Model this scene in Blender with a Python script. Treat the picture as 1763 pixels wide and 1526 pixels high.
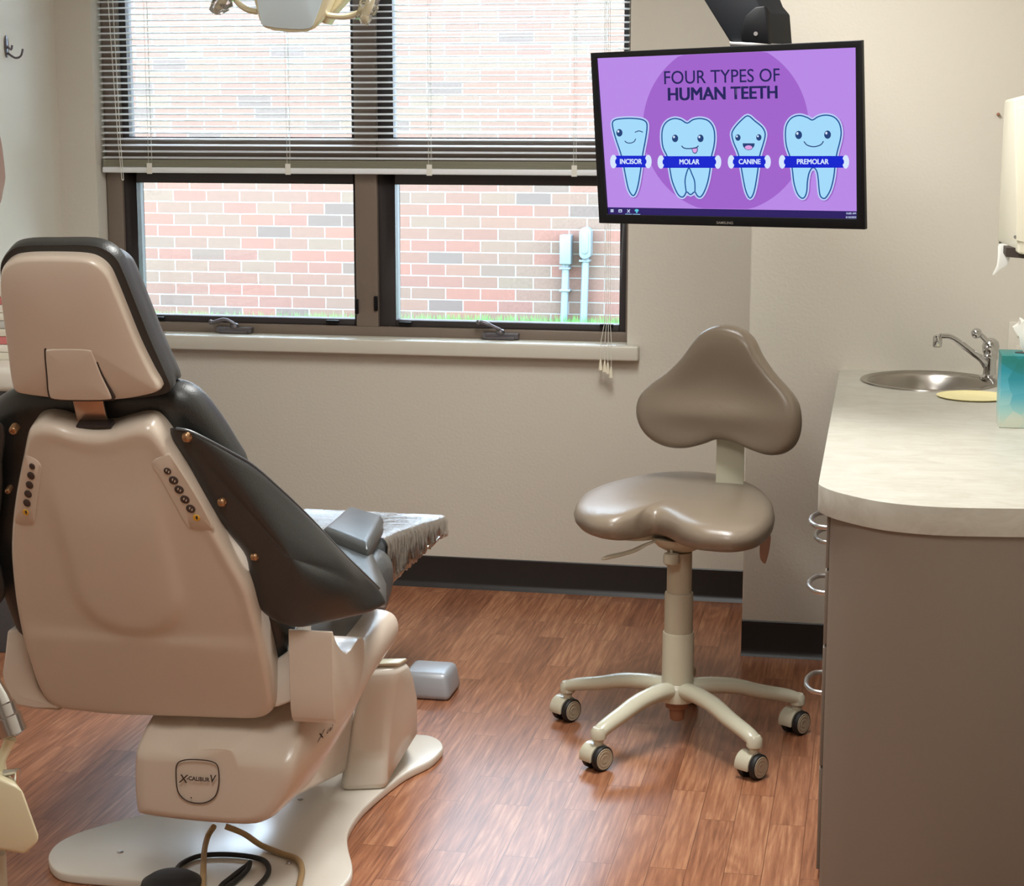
import bpy, bmesh, math, random
from mathutils import Vector as V, Matrix
import numpy as np
random.seed(7)
for o in list(bpy.data.objects): bpy.data.objects.remove(o)
S = bpy.context.scene; COL = S.collection; PI = math.pi
# ---------------------------------------------------------------- camera
F = 3160.0; CX, CY = 881.5, 763.0; H = 1.55
YAW, PITCH, ROLL = .1954, .1711, .0013
_f = V((-math.sin(YAW)*math.cos(PITCH), math.cos(YAW)*math.cos(PITCH), -math.sin(PITCH)))
_r = _f.cross(V((0,0,1))).normalized(); _u = _r.cross(_f)
c_, s_ = math.cos(ROLL), math.sin(ROLL)
RR = c_*_r + s_*_u; UU = -s_*_r + c_*_u
CAMP = V((0,0,H))
cd = bpy.data.cameras.new('camera'); cam = bpy.data.objects.new('camera', cd); COL.objects.link(cam)
cam.matrix_world = Matrix(((RR.x,UU.x,-_f.x,0),(RR.y,UU.y,-_f.y,0),(RR.z,UU.z,-_f.z,H),(0,0,0,1)))
cd.sensor_width = 36; cd.lens = F/1763*36; cd.clip_start = .05; S.camera = cam
# ---------------------------------------------------------------- world, exposure
S.view_settings.view_transform = 'Standard'; S.view_settings.look = 'None'
S.view_settings.exposure = 0.0; S.view_settings.gamma = 1; S.view_settings.use_curve_mapping = False
w = bpy.data.worlds.new('sky'); S.world = w; w.use_nodes = True
bg = w.node_tree.nodes['Background']; bg.inputs[0].default_value = (.64,.82,1,1); bg.inputs[1].default_value = 20.0
def area(name, loc, size, power, col, rot=(0,0,0)):
    l = bpy.data.lights.new(name, 'AREA'); l.shape = 'RECTANGLE'; l.size, l.size_y = size; l.energy = power; l.color = col
    o = bpy.data.objects.new(name, l); COL.objects.link(o); o.location = loc; o.rotation_euler = rot
    return o
LAMPS = [area('ceiling_lamp', (-.75,1.6,2.575), (.56,1.16), 31, (.985,.99,.965)),
         area('ceiling_lamp', (-.55,3.95,2.575), (.56,1.16), 60, (.98,.99,.975))]

# ---------------------------------------------------------------- placement helpers
def ray(x, y): return _f + RR*((x-CX)/F) - UU*((y-CY)/F)
def PZ(x, y, z): d = ray(x,y); return CAMP + d*((z-H)/d.z)
def PY(x, y, Y): d = ray(x,y); return CAMP + d*(Y/d.y)
def PX(x, y, X): d = ray(x,y); return CAMP + d*(X/d.x)
def PP(x, y, pl):
    P0, n = pl; d = ray(x,y); return CAMP + d*((P0-CAMP).dot(n)/d.dot(n))
def plane3(a, b, c): return (a, (b-a).cross(c-a).normalized())
def srgb(r, g, b):
    f = lambda c: (c/12.92 if c <= .04045 else ((c+.055)/1.055)**2.4)
    return (f(r/255), f(g/255), f(b/255), 1)
# ---------------------------------------------------------------- materials
def nt(name):
    m = bpy.data.materials.new(name); m.use_nodes = True; t = m.node_tree; return m, t, t.nodes['Principled BSDF']
def N(t, k, **kw):
    n = t.nodes.new(k)
    for a, b in kw.items():
        if a in n.inputs.keys() if hasattr(n.inputs,'keys') else False: n.inputs[a].default_value = b
        else: setattr(n, a, b)
    return n
def mat(name, col, rough=.5, metal=0, bump=0, bscale=100, var=0, vscale=8, coat=0, spec=.5, sub=0, trans=0, alpha=1):
    m, t, p = nt(name)
    p.inputs['Base Color'].default_value = srgb(*col); p.inputs['Roughness'].default_value = rough
    p.inputs['Metallic'].default_value = metal; p.inputs['Specular IOR Level'].default_value = spec
    if coat: p.inputs['Coat Weight'].default_value = coat; p.inputs['Coat Roughness'].default_value = .15
    if trans: p.inputs['Transmission Weight'].default_value = trans
    tc = t.nodes.new('ShaderNodeTexCoord')
    if var:
        n = t.nodes.new('ShaderNodeTexNoise'); n.inputs['Scale'].default_value = vscale; n.inputs['Detail'].default_value = 6
        t.links.new(tc.outputs['Object'], n.inputs['Vector'])
        r = t.nodes.new('ShaderNodeValToRGB'); a = [max(0,c*(1-var)) for c in col]; b = [min(255,c*(1+var)) for c in col]
        r.color_ramp.elements[0].position = .3; r.color_ramp.elements[1].position = .7
        r.color_ramp.elements[0].color = srgb(*a); r.color_ramp.elements[1].color = srgb(*b)
        t.links.new(n.outputs['Fac'], r.inputs[0]); t.links.new(r.outputs[0], p.inputs['Base Color'])
    if bump:
        n = t.nodes.new('ShaderNodeTexNoise'); n.inputs['Scale'].default_value = bscale; n.inputs['Detail'].default_value = 3
        t.links.new(tc.outputs['Object'], n.inputs['Vector'])
        b = t.nodes.new('ShaderNodeBump'); b.inputs['Strength'].default_value = bump; b.inputs['Distance'].default_value = .002
        t.links.new(n.outputs['Fac'], b.inputs['Height']); t.links.new(b.outputs[0], p.inputs['Normal'])
    return m
def emis(name, col, s=1):
    m, t, p = nt(name); p.inputs['Base Color'].default_value = (0,0,0,1); p.inputs['Roughness'].default_value = .3
    p.inputs['Emission Color'].default_value = srgb(*col); p.inputs['Emission Strength'].default_value = s
    p.inputs['Specular IOR Level'].default_value = .2
    return m
def glassy(name, gl=.08, tint=(1,1,1,1), rough=0, bump=0, scale=30, stretch=(1,1,1), colr=(1,1,1,1)):
    m = bpy.data.materials.new(name); m.use_nodes = True; t = m.node_tree
    for n in list(t.nodes): t.nodes.remove(n)
    o = t.nodes.new('ShaderNodeOutputMaterial'); mx = t.nodes.new('ShaderNodeMixShader')
    a = t.nodes.new('ShaderNodeBsdfTransparent'); b = t.nodes.new('ShaderNodeBsdfGlossy'); fr = t.nodes.new('ShaderNodeFresnel')
    a.inputs[0].default_value = tint; b.inputs['Color'].default_value = colr; b.inputs['Roughness'].default_value = rough
    ma = t.nodes.new('ShaderNodeMath'); ma.operation = 'MULTIPLY_ADD'; ma.inputs[1].default_value = 1; ma.inputs[2].default_value = gl
    t.links.new(fr.outputs[0], ma.inputs[0]); t.links.new(ma.outputs[0], mx.inputs[0])
    t.links.new(a.outputs[0], mx.inputs[1]); t.links.new(b.outputs[0], mx.inputs[2]); t.links.new(mx.outputs[0], o.inputs[0])
    if bump:
        tc = t.nodes.new('ShaderNodeTexCoord'); mp = t.nodes.new('ShaderNodeMapping'); mp.inputs['Scale'].default_value = stretch
        n = t.nodes.new('ShaderNodeTexNoise'); n.inputs['Scale'].default_value = scale; n.inputs['Detail'].default_value = 4
        bp = t.nodes.new('ShaderNodeBump'); bp.inputs['Strength'].default_value = bump; bp.inputs['Distance'].default_value = .01
        t.links.new(tc.outputs['Object'], mp.inputs[0]); t.links.new(mp.outputs[0], n.inputs['Vector'])
        t.links.new(n.outputs['Fac'], bp.inputs['Height']); t.links.new(bp.outputs[0], b.inputs['Normal']); t.links.new(bp.outputs[0], fr.inputs['Normal'])
    return m
def wood_floor():
    m, t, p = nt('laminate'); L = t.links.new
    tc = t.nodes.new('ShaderNodeTexCoord'); sp = t.nodes.new('ShaderNodeSeparateXYZ'); L(tc.outputs['Object'], sp.inputs[0])
    cb = t.nodes.new('ShaderNodeCombineXYZ'); L(sp.outputs['Y'], cb.inputs['X']); L(sp.outputs['X'], cb.inputs['Y'])
    br = t.nodes.new('ShaderNodeTexBrick'); L(cb.outputs[0], br.inputs['Vector'])
    br.offset = .37; br.offset_frequency = 2; br.squash = 1
    for k, v in {'Scale':1,'Mortar Size':.0009,'Mortar Smooth':.3,'Bias':0,'Brick Width':.47,'Row Height':.079}.items(): br.inputs[k].default_value = v
    br.inputs['Color1'].default_value = (0,0,0,1); br.inputs['Color2'].default_value = (1,1,1,1); br.inputs['Mortar'].default_value = (.25,.25,.25,1)
    # grain, shifted plank by plank
    sh = t.nodes.new('ShaderNodeVectorMath'); sh.operation = 'MULTIPLY_ADD'; sh.inputs[1].default_value = (7,3,5); L(br.outputs['Color'], sh.inputs[0]); L(tc.outputs['Object'], sh.inputs[2])
    mp = t.nodes.new('ShaderNodeMapping'); mp.inputs['Scale'].default_value = (1,.05,1); L(sh.outputs[0], mp.inputs[0])
    g1 = t.nodes.new('ShaderNodeTexNoise'); g1.inputs['Scale'].default_value = 120; g1.inputs['Detail'].default_value = 5; g1.inputs['Roughness'].default_value = .65; L(mp.outputs[0], g1.inputs['Vector'])
    mp2 = t.nodes.new('ShaderNodeMapping'); mp2.inputs['Scale'].default_value = (1,.07,1); L(sh.outputs[0], mp2.inputs[0])
    g2 = t.nodes.new('ShaderNodeTexNoise'); g2.inputs['Scale'].default_value = 9; g2.inputs['Detail'].default_value = 2; g2.inputs['Distortion'].default_value = .6; L(mp2.outputs[0], g2.inputs['Vector'])
    rg = t.nodes.new('ShaderNodeMath'); rg.operation = 'MULTIPLY'; rg.inputs[1].default_value = 14; L(g2.outputs['Fac'], rg.inputs[0])
    fr = t.nodes.new('ShaderNodeMath'); fr.operation = 'PINGPONG'; fr.inputs[1].default_value = .5; L(rg.outputs[0], fr.inputs[0])
    a = t.nodes.new('ShaderNodeMath'); a.operation = 'MULTIPLY'; a.inputs[1].default_value = .24; L(fr.outputs[0], a.inputs[0])
    b = t.nodes.new('ShaderNodeMath'); b.operation = 'MULTIPLY_ADD'; b.inputs[1].default_value = .85; L(g1.outputs['Fac'], b.inputs[0]); L(a.outputs[0], b.inputs[2])
    c = t.nodes.new('ShaderNodeMath'); c.operation = 'MULTIPLY_ADD'; c.inputs[1].default_value = .17; L(br.outputs['Color'], c.inputs[0]); L(b.outputs[0], c.inputs[2])
    r = t.nodes.new('ShaderNodeValToRGB'); e = r.color_ramp.elements
    e[0].position = .24; e[0].color = srgb(96,60,42); e[1].position = .80; e[1].color = srgb(192,140,104)
    x = e.new(.46); x.color = srgb(140,90,64); x = e.new(.61); x.color = srgb(162,108,78)
    L(c.outputs[0], r.inputs[0])
    mx = t.nodes.new('ShaderNodeMix'); mx.data_type = 'RGBA'; mx.blend_type = 'MULTIPLY'; L(br.outputs['Fac'], mx.inputs[0])
    L(r.outputs[0], mx.inputs[6]); mx.inputs[7].default_value = (.45,.4,.38,1); L(mx.outputs[2], p.inputs['Base Color'])
    p.inputs['Roughness'].default_value = .28; p.inputs['Specular IOR Level'].default_value = .5
    bp = t.nodes.new('ShaderNodeBump'); bp.inputs['Strength'].default_value = .12; bp.inputs['Distance'].default_value = .001; L(b.outputs[0], bp.inputs['Height']); L(bp.outputs[0], p.inputs['Normal'])
    return m
def brick_mat():
    m, t, p = nt('brick'); L = t.links.new
    tc = t.nodes.new('ShaderNodeTexCoord'); sp = t.nodes.new('ShaderNodeSeparateXYZ'); L(tc.outputs['Object'], sp.inputs[0])
    cb = t.nodes.new('ShaderNodeCombineXYZ'); L(sp.outputs['X'], cb.inputs['X']); L(sp.outputs['Z'], cb.inputs['Y'])
    br = t.nodes.new('ShaderNodeTexBrick'); L(cb.outputs[0], br.inputs['Vector']); br.offset = .5
    for k, v in {'Scale':1,'Mortar Size':.0037,'Mortar Smooth':.2,'Bias':0,'Brick Width':.2035,'Row Height':.0678}.items(): br.inputs[k].default_value = v
    br.inputs['Color1'].default_value = (0,0,0,1); br.inputs['Color2'].default_value = (1,1,1,1); br.inputs['Mortar'].default_value = (.5,.5,.5,1)
    r = t.nodes.new('ShaderNodeValToRGB'); e = r.color_ramp.elements; r.color_ramp.interpolation = 'LINEAR'
    e[0].position = 0; e[0].color = srgb(86,73,68); e[1].position = 1; e[1].color = srgb(101,72,64)
    for q, cc in ((.08,(84,70,65)),(.15,(96,78,68)),(.45,(101,72,63)),(.6,(95,80,69)),(.8,(109,73,63))):
        x = e.new(q); x.color = srgb(*cc)
    L(br.outputs['Color'], r.inputs[0])
    n = t.nodes.new('ShaderNodeTexNoise'); n.inputs['Scale'].default_value = 60; n.inputs['Detail'].default_value = 5; L(tc.outputs['Object'], n.inputs['Vector'])
    mr = t.nodes.new('ShaderNodeMapRange'); mr.inputs[3].default_value = .75; mr.inputs[4].default_value = 1.25; L(n.outputs['Fac'], mr.inputs[0])
    m1 = t.nodes.new('ShaderNodeMix'); m1.data_type = 'RGBA'; m1.blend_type = 'MULTIPLY'; m1.inputs[0].default_value = 1; L(r.outputs[0], m1.inputs[6]); L(mr.outputs[0], m1.inputs[7])
    m2 = t.nodes.new('ShaderNodeMix'); m2.data_type = 'RGBA'; L(br.outputs['Fac'], m2.inputs[0]); L(m1.outputs[2], m2.inputs[6]); m2.inputs[7].default_value = srgb(120,118,115)
    L(m2.outputs[2], p.inputs['Base Color']); p.inputs['Roughness'].default_value = .9
    bp = t.nodes.new('ShaderNodeBump'); bp.invert = True; bp.inputs['Strength'].default_value = .5; bp.inputs['Distance'].default_value = .006; L(br.outputs['Fac'], bp.inputs['Height']); L(bp.outputs[0], p.inputs['Normal'])
    return m
def counter_mat():
    m, t, p = nt('laminate_top'); L = t.links.new
    tc = t.nodes.new('ShaderNodeTexCoord'); mp = t.nodes.new('ShaderNodeMapping'); mp.inputs['Scale'].default_value = (.5,1,1); L(tc.outputs['Object'], mp.inputs[0])
    n = t.nodes.new('ShaderNodeTexNoise'); n.inputs['Scale'].default_value = 22; n.inputs['Detail'].default_value = 8; n.inputs['Roughness'].default_value = .7; n.inputs['Distortion'].default_value = .8; L(mp.outputs[0], n.inputs['Vector'])
    r = t.nodes.new('ShaderNodeValToRGB'); e = r.color_ramp.elements; e[0].position = .35; e[0].color = srgb(176,171,158); e[1].position = .62; e[1].color = srgb(190,187,176)
    L(n.outputs['Fac'], r.inputs[0]); L(r.outputs[0], p.inputs['Base Color']); p.inputs['Roughness'].default_value = .38
    return m
M = dict(
 wall=mat('wall_paint',(207,200,187),.75,bump=.35,bscale=110),
 ceil=mat('ceiling_tile',(225,222,214),.9,bump=.3,bscale=60),
 floor=wood_floor(), brick=brick_mat(), top=counter_mat(),
 cove=mat('black_vinyl',(34,31,30),.4), bronze=mat('bronze_aluminium',(126,112,100),.45,.2),
 dark=mat('dark_gasket',(48,42,42),.5), glass=glassy('window_glass',.0),
 sill=mat('sill_paint',(206,200,186),.35), slat=mat('blind_white',(232,234,236),.45), cord=mat('cord',(225,222,212),.8),
 tassel=mat('tassel',(226,218,196),.5), pewter=mat('pewter',(112,108,112),.32,.7),
 shell=mat('moulded_plastic',(208,193,177),.28,coat=.3,bump=.1,bscale=900), white=mat('white_enamel',(222,216,204),.25,coat=.4),
 vinyl=mat('black_upholstery',(44,45,44),.38,bump=.25,bscale=420,spec=.6), vinyl2=mat('black_upholstery_lit',(78,82,84),.33,bump=.25,bscale=300,spec=.6),  # second vinyl is the black one, lightened to carry window light in its colour
 tan=mat('taupe_vinyl',(132,118,102),.30,bump=.12,bscale=250,spec=.6), putty=mat('putty_enamel',(204,200,178),.3,coat=.3),
 puttyd=mat('putty_plastic',(182,172,150),.4), chrome=mat('chrome',(205,205,205),.12,1), steel=mat('brushed_steel',(178,172,164),.28,1),
 nickel=mat('satin_nickel',(190,188,186),.3,1), copper=mat('brass_snap',(176,138,104),.35,.9), black=mat('black_plastic',(11,11,13),.4,spec=.25),
 blackm=mat('black_metal',(19,21,25),.5,spec=.3), rubber=mat('rubber',(26,25,25),.55), hose=mat('tan_hose',(170,140,98),.45),
 taupe=mat('cabinet_laminate',(132,120,108),.6,bump=.15,bscale=700), cream=mat('cream_enamel',(226,220,200),.35),
 lemon=mat('pale_yellow_plastic',(240,228,170),.4), yellow=mat('yellow_button',(222,168,52),.5), btn=mat('button_brown',(66,54,50),.45),
 ivory=mat('ivory_plastic',(222,212,178),.3,coat=.2), lens=None, steelbar=mat('polished_bar',(200,170,150),.3,.9),
 grass=mat('grass_blades',(70,132,58),.8,var=.35,vscale=20), soil=mat('lawn_soil',(72,112,56),.9,var=.3), conduit=mat('galvanised',(104,112,117),.5,.2),
 paper=mat('paper',(238,236,230),.8), line=mat('ink',(58,46,40),.6), film=glassy('clear_film',.48,(.93,.92,.92,1),.12,1.0,14,(1,6,1)),
 film2=glassy('handle_film',.06,(.96,.96,.97,1),.1,1.0,60),
 skin=mat('rosy_plastic',(170,140,126),.5), amber=mat('brown_finish',(150,104,78),.5), stack=mat('blind_slat_shaded',(150,148,128),.6))
# ---------------------------------------------------------------- mesh building
ORG = {}
class MB:
    def __init__(s): s.v = []; s.f = []; s.m = []
    def add(s, vs, fs, mi=0):
        k = len(s.v); s.v += [V(p) for p in vs]; s.f += [tuple(i+k for i in f) for f in fs]; s.m += [mi]*len(fs); return s
    def hexa(s, p, mi=0):   # p: 4 bottom, 4 top (same winding)
        return s.add(p, [(3,2,1,0),(4,5,6,7),(0,1,5,4),(1,2,6,5),(2,3,7,6),(3,0,4,7)], mi)
    def box(s, x0, x1, y0, y1, z0, z1, mi=0):
        return s.hexa([(x0,y0,z0),(x1,y0,z0),(x1,y1,z0),(x0,y1,z0),(x0,y0,z1),(x1,y0,z1),(x1,y1,z1),(x0,y1,z1)], mi)
    def prism(s, pts, off, mi=0):
        n = len(pts); off = V(off); a = [V(p) for p in pts]; b = [p+off for p in a]
        return s.add(a+b, [tuple(range(n))[::-1], tuple(range(n,2*n))]+[(i,(i+1)%n,(i+1)%n+n,i+n) for i in range(n)], mi)
    def loft(s, secs, cap=True, mi=0, closed=True):
        n = len(secs[0]); vs = [p for q in secs for p in q]; fs = []
        for k in range(len(secs)-1):
            for i in range(n if closed else n-1):
                j = (i+1)%n; fs.append((k*n+i, k*n+j, (k+1)*n+j, (k+1)*n+i))
        if cap: fs += [tuple(range(n))[::-1], tuple(range((len(secs)-1)*n, len(secs)*n))]
        return s.add(vs, fs, mi)
    def tube(s, path, r, seg=12, mi=0, flat=1, closed=False, up=None):
        path = [V(p) for p in path]; n = len(path); secs = []
        rs = r if isinstance(r, (list,tuple)) else [r]*n
        prev = None
        for i, p in enumerate(path):
            if closed: t = path[(i+1)%n]-path[i-1]
            else: t = path[min(i+1,n-1)]-path[max(i-1,0)]
            t.normalize()
            if prev is None:
                a = V(up) if up else (V((0,0,1)) if abs(t.z) < .9 else V((1,0,0)))
            else: a = prev
            a = (a - t*a.dot(t)).normalized(); prev = a; b = t.cross(a)
            secs.append([p + a*(rs[i]*flat*math.cos(q)) + b*(rs[i]*math.sin(q)) for q in [2*PI*k/seg for k in range(seg)]])
        if closed: secs.append(secs[0]); return s.loft(secs, False, mi)
        return s.loft(secs, True, mi)
    def lathe(s, prof, o=(0,0,0), ax=(0,0,1), seg=32, mi=0):
        o = V(o); ax = V(ax).normalized(); a = V((1,0,0)) if abs(ax.x) < .9 else V((0,1,0)); a = (a-ax*a.dot(ax)).normalized(); b = ax.cross(a)
        secs = [[o + ax*h + a*(max(r,1e-5)*math.cos(2*PI*k/seg)) + b*(max(r,1e-5)*math.sin(2*PI*k/seg)) for k in range(seg)] for r, h in prof]
        return s.loft(secs, True, mi)
    def slab(s, out, n, prof, c=None, fn=None, mi=0, cap=True):
        # closed outline swept through (scale, height) pairs: gives cushions and moulded shells their rounded thickness
        if c is None: c = sum(out, V())/len(out)
        n = V(n).normalized(); secs = []
        for sc, h in prof:
            q = []
            for p in out:
                x = c + (p-c)*sc + n*h
                if fn: x = x + n*fn(x, sc, h)
                q.append(x)
            secs.append(q)
        return s.loft(secs, cap, mi)
    def build(s, name, m, parent=None, bevel=None, sharp=40, sub=0, label=None):
        me = bpy.data.meshes.new(name)
        if parent is not None: o0 = ORG[parent.name]
        else:
            xs = [p.x for p in s.v]; ys = [p.y for p in s.v]; zs = [p.z for p in s.v]
            o0 = V(((min(xs)+max(xs))/2, (min(ys)+max(ys))/2, min(zs)))
        me.from_pydata([p-o0 for p in s.v], [], s.f); me.update()
        for x in (m if isinstance(m, (list,tuple)) else [m]): me.materials.append(x)
        for p, i in zip(me.polygons, s.m): p.material_index = i
        bm = bmesh.new(); bm.from_mesh(me); bmesh.ops.remove_doubles(bm, verts=bm.verts, dist=1e-6)
        bmesh.ops.recalc_face_normals(bm, faces=bm.faces)
        if bevel:
            es = [e for e in bm.edges if len(e.link_faces) == 2 and e.calc_face_angle(0) > math.radians(28)]
            bmesh.ops.bevel(bm, geom=es, offset=bevel, segments=3, profile=.5, affect='EDGES', clamp_overlap=True)
        bm.to_mesh(me); bm.free()
        me.polygons.foreach_set('use_smooth', [True]*len(me.polygons)); me.set_sharp_from_angle(angle=math.radians(sharp))
        o = bpy.data.objects.new(name, me); COL.objects.link(o)
        if parent is not None: o.parent = parent
        else: o.location = o0
        ORG[o.name] = o0
        if sub:
            md = o.modifiers.new('sub', 'SUBSURF'); md.levels = sub; md.render_levels = sub
        if label: o['label'] = label
        return o
def tag(o, label, cat, group=None, kind=None):
    o['label'] = label; o['category'] = cat
    if group: o['group'] = group
    if kind: o['kind'] = kind
    return o
def struct(o): o['kind'] = 'structure'; return o
def thing(name, loc, label=None, cat=None, group=None, kind=None):
    o = bpy.data.objects.new(name, None); COL.objects.link(o); o.location = V(loc); o.empty_display_size = .05; ORG[o.name] = V(loc)
    if kind == 'structure': o['kind'] = kind
    else: tag(o, label, cat, group, kind)
    return o
def smooth(pts, k=6, closed=True):
    n = len(pts); out = []
    for i in range(n if closed else n-1):
        g = (lambda j: pts[j%n]) if closed else (lambda j: pts[min(max(j,0),n-1)])
        p0, p1, p2, p3 = g(i-1), g(i), g(i+1), g(i+2)
        for q in range(k):
            t = q/k; out.append(tuple(.5*((2*p1[a])+(-p0[a]+p2[a])*t+(2*p0[a]-5*p1[a]+4*p2[a]-p3[a])*t*t+(-p0[a]+3*p1[a]-3*p2[a]+p3[a])*t**3) for a in range(len(p1))))
    if not closed: out.append(tuple(pts[-1]))
    return out
def smooth3(pts, k=6, closed=False): return [V(p) for p in smooth([tuple(p) for p in pts], k, closed)]
def rprof(w, h, k=6, inset=.06):   # rounded-rim profile: thickness h, rim radius as share of size
    a = [(1-inset*(1-math.cos(i*PI/2/k)), h*math.sin(i*PI/2/k)) for i in range(k+1)]
    return a
def text_mesh(txt, size, bold=0, sx=1):
    cu = bpy.data.curves.new('t', 'FONT'); cu.body = txt; cu.size = size; cu.align_x = 'CENTER'; cu.align_y = 'CENTER'; cu.offset = bold; cu.resolution_u = 4
    ob = bpy.data.objects.new('t', cu); COL.objects.link(ob); bpy.context.view_layer.update()
    me = bpy.data.meshes.new_from_object(ob.evaluated_get(bpy.context.evaluated_depsgraph_get()))
    vs = [(v.co.x*sx, v.co.y) for v in me.vertices]; fs = [tuple(p.vertices) for p in me.polygons]
    bpy.data.objects.remove(ob); bpy.data.curves.remove(cu); bpy.data.meshes.remove(me)
    return vs, fs

# ================================================================ SETTING
YW = 5.925; YF = 6.0; YP = 5.31; XL = -2.75; XR = .47; ZC = 2.6; XPIER = -.355
WX0, WX1, WZ0, WZ1 = -2.618, -.79, .80, 2.3
struct(MB().box(XL-.1, XR+.1, -1.6, YW+.2, -.1, 0).build('floor', M['floor']))
struct(MB().box(XL-.1, XR+.1, -1.6, YW+.2, ZC, ZC+.1).build('ceiling', M['ceil']))
b = MB().box(XL, WX0, YW, YW+.2, 0, ZC).box(WX1, XR, YW, YW+.2, 0, ZC).box(WX0, WX1, YW, YW+.2, 0, WZ0).box(WX0, WX1, YW, YW+.2, WZ1, ZC)
struct(b.build('wall_back', M['wall']))
struct(MB().box(XPIER, XR, YP, YW, 0, ZC).build('wall_pier', M['wall'], bevel=.006))
struct(MB().box(XL-.1, XL, -1.6, YW+.2, 0, ZC).build('wall_left', M['wall']))
struct(MB().box(XR, XR+.1, -1.6, YW+.2, 0, ZC).build('wall_right', M['wall']))
struct(MB().box(XL, XR, -1.7, -1.6, 0, ZC).build('wall_front', M['wall']))
def base(name, p0, p1, nrm):
    p0, p1, n = V(p0), V(p1), V(nrm)
    prof = [(0,0),(.016,0),(.013,.004),(.006,.012),(.004,.02),(.004,.104),(.002,.107),(0,.107)]
    q = MB().loft([[p0+n*d+V((0,0,z)) for d, z in prof], [p1+n*d+V((0,0,z)) for d, z in prof]])
    return struct(q.build(name, M['cove'], sharp=30))
base('baseboard_back', (XL,YW,0), (XPIER,YW,0), (0,-1,0))
base('baseboard_pier', (XPIER,YP,0), (-.09,YP,0), (0,-1,0))
base('baseboard_left', (XL,-1.6,0), (XL,4.55,0), (1,0,0))
struct(MB().box(-2.70, -.748, YW-.045, YW-.0005, .797, .846).box(WX0+.001, WX1-.001, YW, YF+.05, .801, .846).build('trim_1', M['sill'], bevel=.006))
# ---- window: bronze frame, two upper fixed lights, two lower awning sashes
win = thing('window_1', ((WX0+WX1)/2, YF, WZ0), kind='structure')
X0, X1 = WX0+.004, WX1-.004
xs = dict(l1=-2.558, l2=-2.512, m0=-1.737, m1=-1.726, m2=-1.650, m3=-1.592, r0=-.829, r1=-.806)
b = MB()
b.box(X0, xs['l1'], YF, YF+.10, .846, WZ1).box(xs['r1'], X1, YF, YF+.10, .846, WZ1)          # jambs
b.box(X0, X1, YF-.005, YF+.10, .846, .878).box(X0, X1, YF, YF+.10, WZ1-.05, WZ1)            # foot, head
b.box(xs['m1'], xs['m2'], YF-.004, YF+.10, .878, WZ1)                                       # mullion
b.box(X0, xs['m1'], YF+.002, YF+.10, 1.40, 1.50).box(xs['m2'], X1, YF+.002, YF+.10, 1.40, 1.50)  # transom
b.build('frame', M['bronze'], win, bevel=.002)
for (xa, xb, xg0, xg1) in ((xs['l1'], xs['m1'], xs['l2'], xs['m0']), (xs['m2'], xs['r1'], xs['m3'], xs['r0'])):
    b = MB()
    b.box(xa, xg0, YF+.015, YF+.075, .88, 1.40).box(xg1, xb, YF+.015, YF+.075, .88, 1.40).box(xg0, xg1, YF+.015, YF+.075, .88, .9).box(xg0, xg1, YF+.015, YF+.075, 1.356, 1.40)
    sa = b.build('lower_sash', M['dark'], win, bevel=.0015)
    MB().box(xg0-.004, xg1+.004, YF+.045, YF+.049, .898, 1.36).build('pane', M['glass'], sa)
for (xa, xb) in ((-2.534, -1.741), (-1.597, -.824)):
    b = MB()
    xo0, xo1 = (xs['l1'], xs['m1']) if xa < -2 else (xs['m2'], xs['r1'])
    b.box(xo0, xa, YF+.02, YF+.07, 1.5, WZ1-.05).box(xb, xo1, YF+.02, YF+.07, 1.5, WZ1-.05).box(xa, xb, YF+.02, YF+.07, 1.5, 1.512).box(xa, xb, YF+.02, YF+.07, WZ1-.08, WZ1-.05)
    fs_ = b.build('upper_sash', M['dark'], win)
    MB().box(xa-.004, xb+.004, YF+.045, YF+.049, 1.508, WZ1-.07).build('pane', M['glass'], fs_)
for (px, dx) in ((405, 1), (862, .8)):
    c = PY(px, 574 if px < 500 else 583, YF-.02); x, z = c.x, .862
    b = MB().box(x-.062, x+.062, YF-.035, YF-.004, z-.012, z+.006).box(x-.05, x+.05, YF-.042, YF-.03, z-.014, z-.004)
    b.lathe([(.016,0),(.014,.012),(.008,.016)], (x,YF-.026,z+.004))
    k = PY(px-42 if px < 500 else 824, 556, YF-.04)
    b.tube(smooth3([(x,YF-.03,z+.018), (x-.03,YF-.036,z+.032), (k.x+.012,YF-.04,k.z+.002), (k.x,YF-.04,k.z)], 5), [.006]*6+[.0075]*6+[.005]*4, 10)
    b.lathe([(.001,0),(.008,.003),(.009,.008),(.006,.014),(.001,.016)], (k.x,YF-.048,k.z+.002), (0,1,0), 14)
    b.build('crank_handle', M['pewter'], win, bevel=.0012)
for px, py in ((272,547),(572,553),(697,556),(1044,560)):
    c = PY(px, py, YF); MB().box(c.x-.022, c.x+.022, YF-.004, YF+.014, c.z-.006, c.z+.003).build('latch', M['black'], win, bevel=.002)
for px, py in ((648,520),(615,525)):
    c = PY(px, py, YF); MB().box(c.x-.006, c.x+.006, YF-.012, YF, c.z-.03, c.z+.02).build('latch', M['black'], win, bevel=.002)
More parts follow.
